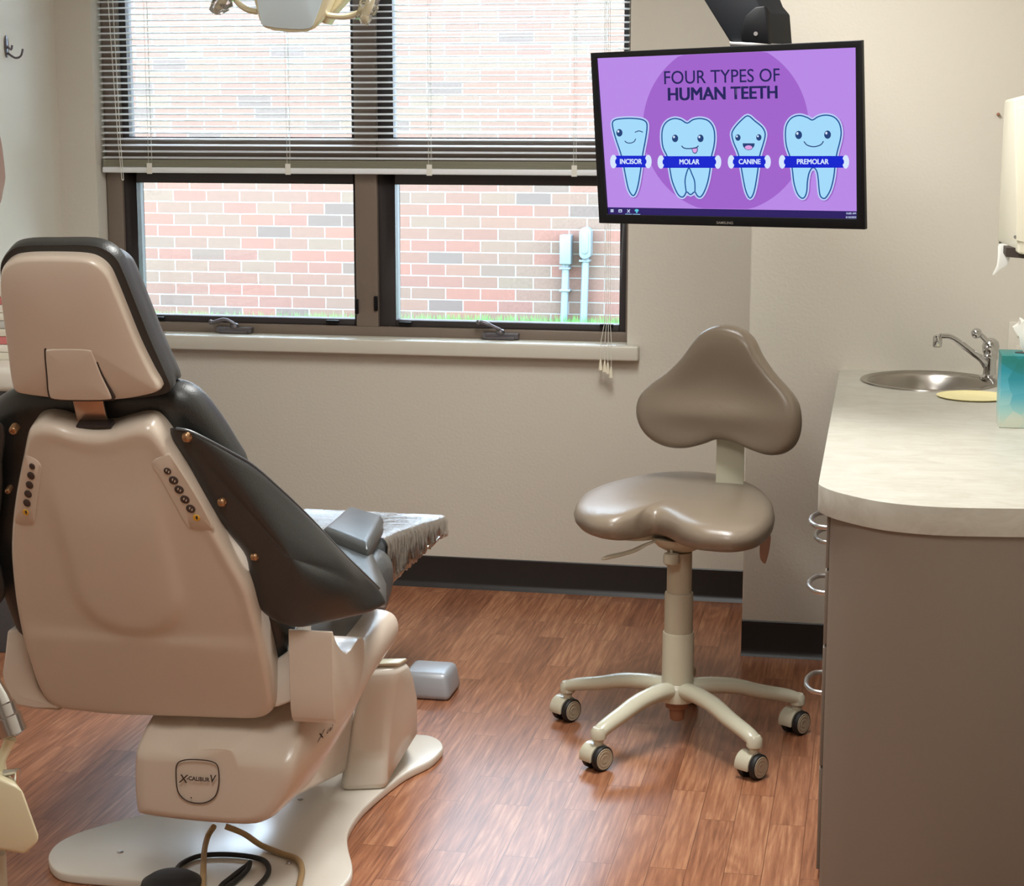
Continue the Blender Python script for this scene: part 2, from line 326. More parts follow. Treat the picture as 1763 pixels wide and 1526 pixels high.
# ---- venetian blind
YB = YW+.04
bl = thing('venetian_blind', (-1.7, YB, 1.39), 'white horizontal venetian blind hanging open over the upper half of the window', 'blind')
bx0, bx1 = -2.606, -.798
b = MB(); z = 1.4445
arc = [(-.0125,-.0016),(-.006,.0004),(0,.0011),(.006,.0004),(.0125,-.0016)]
i = 0
while z < 2.235:
    def sec(x, z=z): return [V((x,YB+q,z+h+q*.2)) for q, h in arc]+[V((x,YB+q,z+h+q*.2-.0009)) for q, h in arc[::-1]]
    b.loft([sec(bx0), sec(bx1)]); z += .0207
b.build('slats', M['slat'], bl, sharp=60)
b = MB()
for k in range(8): b.box(bx0+.002, bx1-.002, YB-.0125, YB+.0125, 1.4115+k*.0031, 1.4135+k*.0031)
b.build('gathered_slats', M['stack'], bl)  # white slats too; their shade is painted in by a darker olive colour
MB().box(bx0-.002, bx1+.002, YB-.0145, YB+.0145, 1.391, 1.4105).build('bottom_rail', M['slat'], bl, bevel=.004)
MB().box(bx0, bx1, YB-.02, YB+.02, 2.245, 2.285).build('head_rail', M['slat'], bl, bevel=.003)
for px in (260, 498, 741, 990):
    x = PY(px, 285, YB).x; b = MB()
    for dy in (-.0135,.0135): b.tube([(x-.003,YB+dy,1.41),(x-.003,YB+dy,2.25)], .0007, 5)
    b.tube([(x+.004,YB,1.41),(x+.004,YB,2.25)], .0008, 5)
    b.box(x-.009, x+.009, YB-.0165, YB-.0135, 1.388, 1.424)
    b.build('ladder_cord', M['cord'], bl)
b = MB()
for q in (0,1):
    b.tube([PY(183+q*9, -160, YB-.022), PY(186+q*8, 0, YB-.022), PY(203+q*4, 240, YB-.024), PY(210+q*3, 310, YB-.03)], .0012, 6)
b.tube([PY(210,308,YB-.03), PY(211.5,311,YB-.03), PY(213,308,YB-.03)], .0016, 6)
b.build('tilt_cord', M['cord'], bl)
for q, (tx, ty) in enumerate(((1034,628),(1041,631),(1046.5,634),(1052,641))):
    T = PY(tx, ty, YW-.058); b = MB()
    b.tube([PY(1041+q*3, -200, YB-.025), PY(1042+q*3, 300, YB-.025), PY(1041+q*3.2, 555, YB-.05), V((T.x, YW-.056, .86)), T+V((0,0,.01))], .0009, 5)
    b.build('pull_cord', M['cord'], bl)
    MB().lathe([(.001,.018),(.0025,.017),(.004,.008),(.0072,-.012),(.0075,-.018),(.002,-.019)], T, (0,0,1), 12).build('tassel', M['tassel'], bl)

# ================================================================ OUTSIDE
YO = 10.2
g = MB().box(-10, 5, YW+.25, YO+.3, .3, .40)
struct(g.build('ground', M['soil']))
b = MB().box(-10, .1, YO, YO+.3, .3, 2.95); tag(b.build('brick_building', M['brick']), 'neighbouring building wall of pale red brick across the strip of lawn outside the window', 'building')
b = MB()
for i in range(9000):
    x = random.uniform(-5.2, -1.0); y = YO-.03-random.random()**1.5*.9; h = random.uniform(.035,.085)+.012*(x+5); a = random.uniform(0,PI); r = .004
    d = V((math.cos(a)*r, math.sin(a)*r, 0)); p = V((x,y,.395)); q = V((random.uniform(-.02,.02), random.uniform(-.02,.02), h))
    b.add([p-d, p+d, p+q], [(0,1,2)])
tag(b.build('lawn_grass', M['grass'], sharp=180), 'bright green grass growing along the foot of the outside brick wall', 'grass', kind='stuff')
def conduit(xc, y0, y1, wd, name, label, rnd):
    a = PY(xc, y0, YO-.05); c = PY(xc, y1, YO-.05); r = thing(name, (a.x, YO-.05, .42), label, 'conduit')
    hw = wd/2*YO/F*1.02
    if rnd: out = [(a.x+hw*math.cos(q), c.z + (hw if math.sin(q) >= 0 else 0)*0 + (a.z-c.z-hw*2)*(1 if math.sin(q) >= 0 else 0) + hw + hw*math.sin(q)) for q in [2*PI*k/28 for k in range(28)]]
    else: out = [(a.x-hw,c.z),(a.x+hw,c.z),(a.x+hw,a.z),(a.x-hw,a.z)]
    MB().prism([(x,YO-.09,z) for x, z in out], (0,.088,0)).build('junction_box', M['conduit'], r, bevel=.006)
    if rnd: MB().prism([(a.x+(x-a.x)*.6,YO-.096,c.z+(z-c.z)*.7+.03) for x, z in out], (0,.01,0)).build('cover_plate', M['conduit'], r, bevel=.003)
    pb = PY(xc-5, 545, YO-.05)
    MB().tube([(a.x-.002,YO-.045,c.z+.01),(pb.x,YO-.045,.38)], .021, 14).build('pipe', M['conduit'], r)
    for yy in ((462,500) if not rnd else (449,)):
        q = PY(xc-2, yy, YO-.045); MB().box(q.x-.03, q.x+.03, YO-.07, YO, q.z-.006, q.z+.006).build('strap', M['conduit'], r, bevel=.002)
conduit(975, 404, 455, 19, 'electrical_conduit', 'grey conduit with a square box on the brick wall outside, the shorter left one', False)
conduit(1009, 391, 446, 20, 'electrical_conduit', 'grey conduit with a tall rounded box on the brick wall outside, the right one', True)

# ================================================================ SCREEN on its arm
TVC = V((-.3654,4.3768,1.5239)); TW, TH = .738, .4165
TM = Matrix.Rotation(-.4781,3,'Z') @ Matrix.Rotation(.0831,3,'X') @ Matrix.Rotation(-.0143,3,'Y')
tv = thing('television', TVC-V((0,0,.21)), 'black flat screen television showing FOUR TYPES OF HUMAN TEETH, hung from a ceiling arm', 'television')
def tl(x, y, z): return TVC + TM @ V((x,y,z))
tn = TM @ V((0,-1,0)); TPL = (TVC, tn)
def tpx(x, y, lift=0): return PP(x, y, TPL) + tn*lift
scr = [tpx(1026,100.5), tpx(1472.5,82), tpx(1474.5,377.5), tpx(1044.5,369.5)]
o4 = [tl(-TW/2,0,TH/2), tl(TW/2,0,TH/2), tl(TW/2,0,-TH/2), tl(-TW/2,0,-TH/2)]
b = MB(); k = [p-tn*.007 for p in scr]; bk = [p-tn*.012 for p in o4]
b.add(o4+scr+k+bk, [(0,1,5,4),(1,2,6,5),(2,3,7,6),(3,0,4,7),(4,5,9,8),(5,6,10,9),(6,7,11,10),(7,4,8,11),(0,3,15,12),(3,2,14,15),(2,1,13,14),(1,0,12,13),(12,13,14,15)][:13])
b.build('bezel', M['black'], tv, bevel=.0015)
bk2 = [tl(x*.3,.035,z*.14) for x, z in ((-1,1),(1,1),(1,-1),(-1,-1))]
MB().prism([p-TM@V((0,.024,0)) for p in bk2], -tn*.045).build('rear_housing', M['black'], tv, bevel=.006)
MC = [emis('screen_lilac',(184,138,230)), emis('screen_purple',(160,100,204)), emis('screen_bar',(44,30,98)), emis('screen_navy',(34,34,92)), emis('screen_ice',(164,218,250)), emis('screen_halo',(186,206,248)), emis('screen_blue',(14,34,206)), emis('screen_line',(22,84,150)), emis('screen_white',(214,230,255)), emis('screen_pink',(222,160,226)), emis('screen_deep',(34,66,122)), emis('screen_mauve',(150,92,190)), emis('screen_teal',(90,200,220))]
b = MB(); LV = .0002
def cc(p, lv): return tpx(1020+p[0]/3.751, 180+p[1]/3.751, -.0068+LV*lv)
def poly(pts, mi, lv, px=False): b.add([tpx(*p, -.0068+LV*lv) if px else cc(p, lv) for p in pts], [tuple(range(len(pts)))], mi)
def offs(pts, d):
    n = len(pts); out = []
    A = sum(pts[i][0]*pts[(i+1)%n][1]-pts[(i+1)%n][0]*pts[i][1] for i in range(n)); sg = 1 if A > 0 else -1
    for i in range(n):
        t = (pts[(i+1)%n][0]-pts[i-1][0], pts[(i+1)%n][1]-pts[i-1][1]); L = math.hypot(*t) or 1
        out.append((pts[i][0]+sg*t[1]/L*d, pts[i][1]-sg*t[0]/L*d))
    return out
def ell(cx, cy, rx, ry, n=24, a0=0, a1=2*PI): return [(cx+rx*math.cos(a0+(a1-a0)*k/n), cy+ry*math.sin(a0+(a1-a0)*k/n)) for k in range(n if a1-a0 > 6 else n+1)]
def stroke(pts, wd, mi, lv):
    pts = smooth(pts, 6, False); n = len(pts); L_, R_ = [], []
    for i in range(n):
        t = (pts[min(i+1,n-1)][0]-pts[max(i-1,0)][0], pts[min(i+1,n-1)][1]-pts[max(i-1,0)][1]); l = math.hypot(*t) or 1
        L_.append((pts[i][0]-t[1]/l*wd/2, pts[i][1]+t[0]/l*wd/2)); R_.append((pts[i][0]+t[1]/l*wd/2, pts[i][1]-t[0]/l*wd/2))
    for i in range(n-1): poly([L_[i], L_[i+1], R_[i+1], R_[i]], mi, lv)
poly([(1026,100.5),(1472.5,82),(1474.5,377.5),(1044.5,369.5)], 0, 0, True)
# big disc, clipped to the picture
disc = []
for k in range(72):
    q = 2*PI*k/72; x, y = 1247+143*math.cos(q), 219+148*math.sin(q)
    t = (x-1026)/(446.5); yt = 100.5-18.5*t+.6; t2 = (x-1044.5)/430; yb = 357.5+5.5*t2
    disc.append((x, min(max(y, yt), yb)))
poly(disc, 1, 1, True)
poly([(1043.6,357.5),(1474,364.5),(1474.5,377.5),(1044.5,369.5)], 2, 2, True)
INC = [(120,130),(135,102),(180,93),(240,91),(300,96),(335,112),(344,145),(335,220),(318,310),(308,380),(297,460),(283,535),(268,577),(255,590),(240,578),(222,540),(205,460),(190,380),(172,310),(140,215)]
MOL = [(603,122),(640,100),(690,92),(740,107),(772,150),(781,210),(775,275),(758,345),(750,425),(735,505),(710,572),(687,599),(668,590),(652,566),(625,584),(600,566),(584,592),(565,599),(540,575),(508,500),(492,420),(478,345),(448,280),(440,210),(447,150),(475,110),(520,92),(563,100)]
CAN = [(995,74),(1040,108),(1085,145),(1105,180),(1105,215),(1090,270),(1071,335),(1060,420),(1045,520),(1030,580),(1010,607),(990,580),(975,530),(960,450),(946,370),(930,310),(905,250),(893,205),(895,178),(915,145),(952,105)]
PRE = [(1412,102),(1450,80),(1500,70),(1550,82),(1585,120),(1598,180),(1590,240),(1572,310),(1560,380),(1550,470),(1530,550),(1502,600),(1482,608),(1463,590),(1455,540),(1450,480),(1440,430),(1416,408),(1392,440),(1380,500),(1376,560),(1362,600),(1340,605),(1312,570),(1292,500),(1283,420),(1268,340),(1245,270),(1238,190),(1247,130),(1280,87),(1330,72),(1380,86)]
for T in (INC, MOL, CAN, PRE):
    sm = smooth(T, 3)
    poly([(x+5,y+4) for x, y in offs(sm, 15)], 11, 3); poly(offs(sm, 14), 5, 4); poly(offs(sm, 4.5), 7, 5); poly(offs(sm, -4), 4, 6)
stroke([(598,572),(590,500),(598,450),(615,412),(634,450),(652,500),(654,565)], 8, 7, 7)
for (cx, cy, hw) in ((240,370,95),(618,373,167),(1005,372,100),(1423,372,188)):
    for s in (-1, 1): poly(ell(cx+s*(hw+17), cy, 22, 44), 8, 7)
    poly([(cx-hw-4,cy-38),(cx+hw+4,cy-38),(cx+hw-3,cy-22),(cx+hw+6,cy-8),(cx+hw+6,cy+8),(cx+hw-3,cy+20),(cx+hw+4,cy+38),(cx-hw-4,cy+38),(cx-hw+3,cy+20),(cx-hw-6,cy+8),(cx-hw-6,cy-8),(cx-hw+3,cy-22)], 6, 8)
for (ex, ey, r) in ((166,184,20),(526,220,20),(690,220,20),(932,215,17),(1067,214,17),(1324,198,22),(1511,196,22)):
    poly(ell(ex, ey, r, r*1.22), 10, 8); poly(ell(ex-r*.35, ey-r*.45, r*.33, r*.4, 14), 8, 9)
stroke([(266,181),(292,172),(318,180)], 6, 10, 8); stroke([(200,236),(215,248),(240,250),(262,240),(271,222)], 6, 10, 8)
stroke([(568,268),(585,283),(620,286),(660,280),(678,268)], 7, 10, 9)
poly([(632,287),(672,280),(673,300),(664,316),(652,320),(640,312)], 10, 8); poly([(637,288),(668,284),(668,300),(661,311),(652,314),(643,308)], 9, 9)
poly([(962,252),(1040,252),(1038,270),(1020,292),(1000,297),(980,291),(965,272)], 10, 8); poly(ell(1001,279,24,14,16), 9, 9)
stroke([(1358,240),(1380,264),(1423,274),(1466,262),(1485,238)], 7, 10, 8)
def scr_text(txt, p, size, mi, lv, bold=0, sx=1, ang=0):
    vs, fs = text_mesh(txt, size, min(bold,0), sx); ca, sa = math.cos(ang), math.sin(ang)
    for dx_, dy_ in ([(0,0)] if bold <= 0 else [(bold*q, bold*r*.5) for r in (-1,1) for q in (-1,-.5,0,.5,1)]):
        lv += .15
        b.add([cc((p[0]+x*ca+y*sa+dx_, p[1]+x*sa-y*ca+dy_), lv) for x, y in vs], fs, mi)
scr_text('FOUR TYPES OF', ((1240-1020)*3.751, (133-180)*3.751), 122, 3, 5, .6, .87, -.025)
scr_text('HUMAN TEETH', ((1242-1020)*3.751, (162-180)*3.751), 116, 3, 5, 3.6, .90, -.02)
scr_text('INCISOR', (240,371), 46, 8, 10, 1.3, .8); scr_text('MOLAR', (618,373), 46, 8, 10, 1.3, .84)
scr_text('CANINE', (1008,372), 46, 8, 10, 1.3, .84); scr_text('PREMOLAR', (1415,372), 46, 8, 10, 1.3, .9)
scr_text('10:05 AM', (1662,706), 17, 8, 5, .2); scr_text('5/10/2023', (1662,731), 17, 8, 5, .2)
for dx in (0,10):
    for dy in (0,10): poly([(109+dx,679+dy),(117+dx,679+dy),(117+dx,687+dy),(109+dx,687+dy)], 8, 5)
poly([(160,680),(182,680),(182,698),(160,698)], 8, 5); poly([(164,686),(178,686),(178,694),(164,694)], 3, 6)
stroke([(217,680),(232,700)], 4, 8, 5); stroke([(234,680),(216,700)], 4, 8, 5)
poly([(203,708),(246,709),(246,712),(203,711)], 4, 5); poly([(252,709),(300,710),(300,713),(252,712)], 4, 5)
poly(ell(277,686,13,9,16), 12, 5); poly([(272,690),(283,690),(281,704),(274,704)], 12, 5)
b.build('screen', MC, tv, sharp=180)
vs, fs = text_mesh('SAMSUNG', .0085, .0001, 1.2); P = tpx(1248,384,.0004); ex, ez = TM@V((1,0,0)), TM@V((0,0,1))
MB().add([P+ex*x+ez*y for x, y in vs], fs).build('logo', M['nickel'], tv)
# arm
ar = thing('monitor_arm', (-.42,4.56,1.78), 'black articulated arm dropping from the ceiling to the back of the television', 'arm')
pv = PY(1296,45,4.50)
def arm_quad(pts, Y, dep): return MB().prism([PY(x,y,Y) for x, y in pts], (0.06*dep/.1,dep,0))
arm_quad([(1256,72),(1168,-70),(1090,-190),(1190,-215),(1260,-110),(1306,8),(1318,22),(1322,75)], 4.50, .09).build('arm_segment', M['blackm'], ar, bevel=.004)
arm_quad([(1276,72),(1274,52),(1282,28),(1300,12),(1316,10),(1321,20),(1322,50),(1324,76)], 4.488, .012).build('pivot_cover', M['black'], ar, bevel=.003)
arm_quad([(1257,80),(1256,72),(1322,74),(1323,82)], 4.49, .08).build('tilt_plate', M['nickel'], ar, bevel=.001)
MB().lathe([(.001,0),(.005,0),(.005,.003),(.001,.003)], PY(1301,58,4.4855), (0,1,0), 12).build('pivot_screw', M['nickel'], ar)
e = PY(1140,-200,4.54)
MB().lathe([(.035,0),(.035,ZC-e.z-.06),(.09,ZC-e.z-.05),(.09,ZC-e.z)], e-V((0,0,.01)), (0,0,1), 24).build('ceiling_post', M['blackm'], ar)
MB().tube([pv+V((.0,.075,-.02)), tl(.03,.068,.12), tl(.0,.062,0)], .016, 12).build('mounting_neck', M['blackm'], ar)

# ================================================================ STOOL
sc = V((-.46,4.50,0))
st = thing('operator_stool', sc, 'taupe padded operator stool with a shaped seat on a five caster base', 'stool')
# seat cushion traced on its own slightly tilted plane
ZS = .585
seat = [(988,884),(1000,862),(1035,845),(1085,832),(1140,824),(1195,823),(1250,830),(1298,845),(1326,866),(1334,888),(1328,908),(1305,925),(1270,931),(1230,929),(1200,925),(1172,916),(1150,905),(1128,899),(1106,901),(1085,906),(1050,909),(1010,902)]
out = [PZ(x, y, ZS) for x, y in smooth(seat, 5)]
c0 = PZ(1180,872,ZS)
fr = PZ(1128,893,ZS)
def saddle(x, s, h):
    d = (x-c0); t = max(0, 1-((x-fr).length/.16))
    return .005*t*(1 if h > -.03 else .4) - .010*math.exp(-(((x-c0)-V((.0,.03,0))).length/.09)**2)*(1 if h > 0 else 0)
prof = [(.55,-.042),(.8,-.042),(.9,-.038),(.96,-.030),(.99,-.019),(1,-.005),(.985,.010),(.95,.020),(.88,.027),(.78,.031),(.65,.033),(.5,.034),(.35,.034),(.2,.034),(.08,.034)]
MB().slab(out, (0,0,1), prof, c0, saddle).build('seat', M['tan'], st, sharp=180)
MB().slab([c0+(p-c0)*.55+V((0,0,-.040)) for p in out[::3]], (0,0,-1), [(1.3,0),(1.3,.010),(1.1,.016)], c0+V((0,0,-.040))).build('seat_pan', M['putty'], st, sharp=60)
MB().lathe([(.075,0),(.07,-.012),(.055,-.026),(.04,-.034),(.03,-.036)], (sc.x,sc.y,.536), (0,0,1)).build('tilt_mechanism', M['puttyd'], st)
zz = lambda y: PY(1176,y,4.5).z
zt, z1, z2, z3 = .495, zz(1020), zz(1088), zz(1170)
MB().lathe([(.0315,z1-.01),(.0315,zt),(.02,zt+.002),(.02,.53)], (sc.x,sc.y,0)).build('gas_lift', M['puttyd'], st)
MB().lathe([(.0362,z2-.01),(.0362,z1-.004),(.035,z1),(.031,z1)], (sc.x,sc.y,0)).build('column_sleeve', M['puttyd'], st)
MB().lathe([(.041,z3-.04),(.040,z2-.004),(.039,z2),(.033,z2)], (sc.x,sc.y,0)).build('column_cover', M['putty'], st)
MB().lathe([(.014,.055),(.018,.058),(.02,.085),(.03,.09),(.03,.12)], (sc.x,sc.y,0)).build('column_foot', M['amber'], st)
# base
b = MB(); hub = z3-.022
b.lathe([(.05,hub-.03),(.052,hub-.01),(.045,hub+.012),(.038,hub+.018)], (sc.x,sc.y,0))
ca = [V((-.76,4.60,0)), V((-.624,4.245,0)), V((-.248,4.26,0)), V((-.161,4.614,0)), V((-.462,4.815,0))]
legs = []
for c in ca:
    d = (c-sc); R = d.length; d.normalize(); q = []
    for r_, z_ in ((.015,hub-.004),(.07,hub+.002),(.15,hub-.004),(.22,hub-.022),(R-.03,.104),(R-.004,.094),(R,.083)): q.append(sc+d*r_+V((0,0,z_)))
    q = smooth3(q, 4); n = len(q)
    MB().tube(q, [.028-.008*min(1,i/(n-5)) for i in range(n)], 14, flat=.8).lathe([(.014,.107),(.0195,.099),(.0195,.080),(.014,.0745)], V((c.x,c.y,0))).build('base_leg', M['putty'], st)
b.build('base_hub', M['putty'], st)
rots = [-.62,-.66,-.58,-.6,.3]
for c, rz in zip(ca, rots):
    R = Matrix.Rotation(rz,3,'Z'); T = lambda p: V((c.x,c.y,0)) + R@V(p)
    b = MB(); Rh = .0335
    arcs = [(Rh*math.cos(t), .032+Rh*math.sin(t)) for t in [math.radians(a) for a in range(-15,206,13)]]
    inn = [(.022*math.cos(t), .032+.022*math.sin(t)) for t in [math.radians(a) for a in range(205,-16,-13)]]
    loop = arcs+inn
    b.loft([[T((x,-y,z)) for y, z in loop] for x in (-.035,.006)])
    b.lathe([(.011,.058),(.012,.078)], T((0,0,0)))
    hood = b.build('caster', M['putty'], st, bevel=.0015)
    for s in (-1, 1):
        w_ = MB().lathe([(.006,-.008),(.029,-.008),(.0315,-.005),(.0315,.005),(.029,.008),(.006,.008)], T((s*.018-.004,0,.0315)), R@V((1,0,0)), 28)
        w_.lathe([(.001,.0085),(.010,.0095),(.0115,.0083),(.019,.0095),(.0205,.0082),(.0255,.0092),(.0265,.0078)][::-1], T((s*.018-.004,0,.0315)), R@V((s,0,0)), 28, mi=1)
        w_.build('wheel', [M['rubber'], M['puttyd']], hood)
# backrest
bc = V((-.335,4.755,0)); bn = V((-.30,-.95,.05)).normalized(); BPL = (V((bc.x,bc.y,.86)), bn)
back = [(1243,559),(1275,565),(1297,582),(1312,612),(1335,645),(1362,675),(1376,700),(1379,735),(1370,765),(1350,781),(1325,784),(1298,776),(1265,762),(1235,757),(1210,765),(1180,772),(1150,770),(1122,757),(1103,735),(1096,708),(1102,682),(1122,660),(1150,640),(1175,615),(1197,585),(1215,568)]
out = [PP(x, y, BPL) for x, y in smooth(back, 4)]; c1 = PP(1238,690,BPL)
lump = lambda x, s, h: (.018*math.exp(-((x.z-(c1.z-.035))/.035)**2)*math.exp(-((x-c1).dot(V((.95,-.3,0)))/.16)**2) - .006*math.exp(-((x.z-(c1.z+.05))/.05)**2))*(1 if h > 0 else 0)*(1-s**6)
prof = [(.4,-.030),(.8,-.030),(.93,-.026),(.98,-.018),(1,-.006),(.992,.008),(.965,.019),(.92,.026),(.85,.029),(.75,.030),(.65,.029),(.55,.028),(.45,.027),(.35,.027),(.25,.027),(.15,.027),(.05,.027)]
MB().slab(out, bn, prof, c1, lump).build('backrest', M['tan'], st, sharp=180)
bx = PY(1233,800,4.80).x; bx2 = PY(1281,800,4.80).x
b = MB(); lo = [(4.80,.90),(4.80,.60),(4.79,.545),(4.76,.525),(4.56,.52)]
b.loft([[V((bx,y-.004,z-.004)),V((bx2,y-.004,z-.004)),V((bx2,y+.004,z+.004)),V((bx,y+.004,z+.004))] for y, z in lo])
b.build('backrest_bracket', M['putty'], st, bevel=.002)
lv = smooth3([PY(1132,930,4.46), PY(1112,938,4.44), PY(1092,948,4.42), PY(1072,954,4.40), PY(1050,959,4.38), PY(1036,963,4.37)], 3)
MB().tube([V((sc.x-.03,4.48,.515))]+lv, [.005,.005,.006,.007,.008,.009,.010,.010,.010,.010,.010,.011,.011,.011,.010,.008,.005], 10, flat=.45).build('height_lever', M['puttyd'], st)
MB().lathe([(.004,.03),(.004,.0),(.018,-.002),(.0205,-.008),(.0205,-.026),(.016,-.03)], PY(1156,952,4.45), (0,0,1), 10).build('tension_knob', M['puttyd'], st)
b = MB().slab([PY(x,y,4.56) for x, y in smooth([(1312,905),(1326,920),(1326,938),(1322,958),(1317,971),(1309,962),(1308,945),(1310,925)],3)], (0,-1,0), [(.7,-.004),(1,-.002),(1,.002),(.7,.004)])
b.build('tilt_paddle', M['skin'], st)

# ================================================================ COUNTER, SINK
ZT = .862
edge = [PZ(1446,637,ZT)] + [PZ(x,y,ZT) for x, y in smooth([(1408,829),(1413,836),(1440,847),(1500,861),(1560,869),(1640,874),(1763,876)],4,False)]
e0 = [V((-.093,YP,ZT))] + [V((max(p.x,-.096),p.y,ZT)) for p in edge[1:]]
e0 += [V((XR,e0[-1].y+.03,ZT)), V((XR,YP,ZT))]
scn = V((.153,5.11,ZT)); SR = .168
ring = [scn+V((SR*1.0*math.cos(q),SR*1.12*math.sin(q),0)) for q in [2*PI*k/48 for k in range(48)]]
def counter_mesh(z0, z1):
    bm = bmesh.new(); vo = [bm.verts.new((p.x,p.y,z1)) for p in e0]; vi = [bm.verts.new((p.x,p.y,z1)) for p in ring]
    es = [bm.edges.new((vo[i],vo[(i+1)%len(vo)])) for i in range(len(vo))]+[bm.edges.new((vi[i],vi[(i+1)%48])) for i in range(48)]
    bmesh.ops.triangle_fill(bm, edges=es, use_beauty=True)
    r = bmesh.ops.extrude_face_region(bm, geom=list(bm.faces))
    for v in r['geom']:
        if isinstance(v, bmesh.types.BMVert): v.co.z = z0
    bm.verts.index_update(); q = MB(); q.add([v.co.copy() for v in bm.verts], [tuple(v.index for v in f.verts) for f in bm.faces]); bm.free(); return q
tag(counter_mesh(.808, ZT).build('countertop', M['top'], bevel=.0025), 'mottled beige laminate countertop with a curved near end running along the right wall', 'countertop')
cab = thing('base_cabinet', (.2,4.3,0), 'grey brown base cabinet with a curved end panel under the right countertop', 'cabinet')
ins = [V((-.072,YP-.002,0))]+[V((-.072,3.66,0))]
cur = [PZ(x,y,.81) for x, y in smooth([(1430,884),(1470,900),(1530,912),(1600,919),(1680,922),(1763,923)],4,False)]
ins += [V((max(p.x,-.072),p.y+.005,0)) for p in cur]; ins += [V((XR-.002,cur[-1].y+.02,0)), V((XR-.002,YP-.002,0))]
ci = sum(ins, V())/len(ins); inn_ = [ci+(p-ci)*.985 for p in ins]; up_ = V((0,0,.806))
MB().loft([ins, [p+up_ for p in ins], [p+up_ for p in inn_], inn_, ins], False).build('end_panel', M['taupe'], cab, sharp=50)
ys = [3.68,4.08,4.48,4.88,5.29]
HZ = lambda yp, Y: PY(1420,yp,Y).z
zsplit = [(.02,.24),(.246,.50),(.506,.66),(.666,.80)]
for i in range(4):
    for j, (za, zb) in enumerate(zsplit):
        d_ = MB().box(-.080,-.0725,ys[i]+.002,ys[i+1]-.002,za,zb).build('drawer_front', M['taupe'], cab, bevel=.002)
        if (i, j) in ((0,3),(1,3),(0,2),(0,1)):
            zc = {(0,3):HZ(899,3.78),(1,3):HZ(922,4.2),(0,2):HZ(1010,3.78),(0,1):HZ(1180,3.78)}[(i,j)]
            yc = 3.80 if i == 0 else 4.2
            zc = min(zc, .79)
            pth = smooth3([(-.079,yc-.075,zc),(-.100,yc-.066,zc),(-.113,yc-.03,zc),(-.115,yc,zc),(-.113,yc+.03,zc),(-.100,yc+.066,zc),(-.079,yc+.075,zc)],4)
            MB().tube(pth, .0052, 10).build('drawer_handle', M['nickel'], d_)
sk = thing('sink', scn-V((0,0,.15)), 'round stainless steel basin set into the right countertop', 'sink')
def eprof(pr): return MB().loft([[scn+V((r*math.cos(q),r*1.12*math.sin(q),h)) for q in [2*PI*k/48 for k in range(48)]] for r, h in pr], False)
eprof([(.186,.0005),(.185,.004),(.176,.005),(.168,.001),(.158,-.01),(.152,-.06),(.14,-.12),(.11,-.14),(.05,-.146),(.02,-.146),(.02,-.15),(.11,-.146),(.145,-.125),(.157,-.06),(.164,-.01),(.166,.0),(.186,.0005)]).build('basin', M['steel'], sk)
MB().lathe([(.022,-.1455),(.02,-.143),(.001,-.144)], scn).build('drain', M['chrome'], sk)
fb = V((.318,5.20,ZT)); fa = thing('faucet', fb, 'chrome single lever faucet standing behind the round basin', 'faucet')
MB().lathe([(.028,0),(.028,.006),(.018,.012),(.017,.05),(.02,.055),(.021,.062),(.019,.07),(.022,.075),(.024,.09),(.02,.104),(.010,.112),(.001,.114)], fb).build('faucet_body', M['chrome'], fa)
sp_ = [fb+V((-.01,0,.035)), PY(1690,619,5.18), PY(1665,600,5.14), PY(1645,585,5.12), PY(1632,579,5.11), PY(1619,578.5,5.10)]
MB().tube(smooth3(sp_,4), [.012,.012,.012,.012,.011,.011,.011,.010,.010,.010,.010,.0095,.0095,.009,.009,.009,.009,.009,.009,.009,.009], 12, flat=.8).build('spout', M['chrome'], fa)
t_ = PY(1614,588,5.10); MB().lathe([(.0115,-.015),(.0125,-.012),(.0125,.010),(.010,.016),(.005,.018)], t_, seg=16).build('aerator', M['chrome'], fa)
lvp = [fb+V((0,0,.098)), PY(1703,592,5.19), PY(1690,578,5.18), PY(1683,573,5.17)]
MB().tube(lvp, [.009,.008,.007,.006], 10).lathe([(.001,-.015),(.009,-.012),(.0145,-.004),(.0145,.004),(.009,.012),(.001,.015)], PY(1681,574,5.17), (.5,-.7,.5), 18).build('lever', M['chrome'], fa)
# lemon lid
lp = V((.258,4.825,ZT)); l_ = MB().lathe([(.001,.0005),(.082,.0005),(.090,.002),(.094,.005),(.091,.0055),(.085,.003),(.001,.002)], lp, seg=40)
tag(l_.build('round_tray', M['lemon']), 'pale yellow round tray lying on the countertop in front of the basin', 'tray')
# tissue box
tc0 = PZ(1719.5,737,ZT); tx0, ty0 = tc0.x, tc0.y
tb = thing('tissue_box', (tx0+.065,ty0+.06,ZT), 'teal and white tissue box printed with circles on the right countertop', 'tissue box')
bxh = PY(1722,612,ty0).z-ZT
m, t, p = nt('tissue_print'); tcn = t.nodes.new('ShaderNodeTexCoord'); vo = t.nodes.new('ShaderNodeTexVoronoi'); vo.inputs['Scale'].default_value = 26
mpn = t.nodes.new('ShaderNodeMapping'); mpn.inputs['Scale'].default_value = (1,.25,1); t.links.new(tcn.outputs['Object'], mpn.inputs[0]); t.links.new(mpn.outputs[0], vo.inputs['Vector'])
sz = t.nodes.new('ShaderNodeSeparateXYZ'); t.links.new(tcn.outputs['Object'], sz.inputs[0])
sm_ = t.nodes.new('ShaderNodeSeparateColor'); t.links.new(vo.outputs['Color'], sm_.inputs[0])
ad = t.nodes.new('ShaderNodeMath'); ad.operation = 'MULTIPLY_ADD'; ad.inputs[1].default_value = .22; t.links.new(sm_.outputs[0], ad.inputs[0])
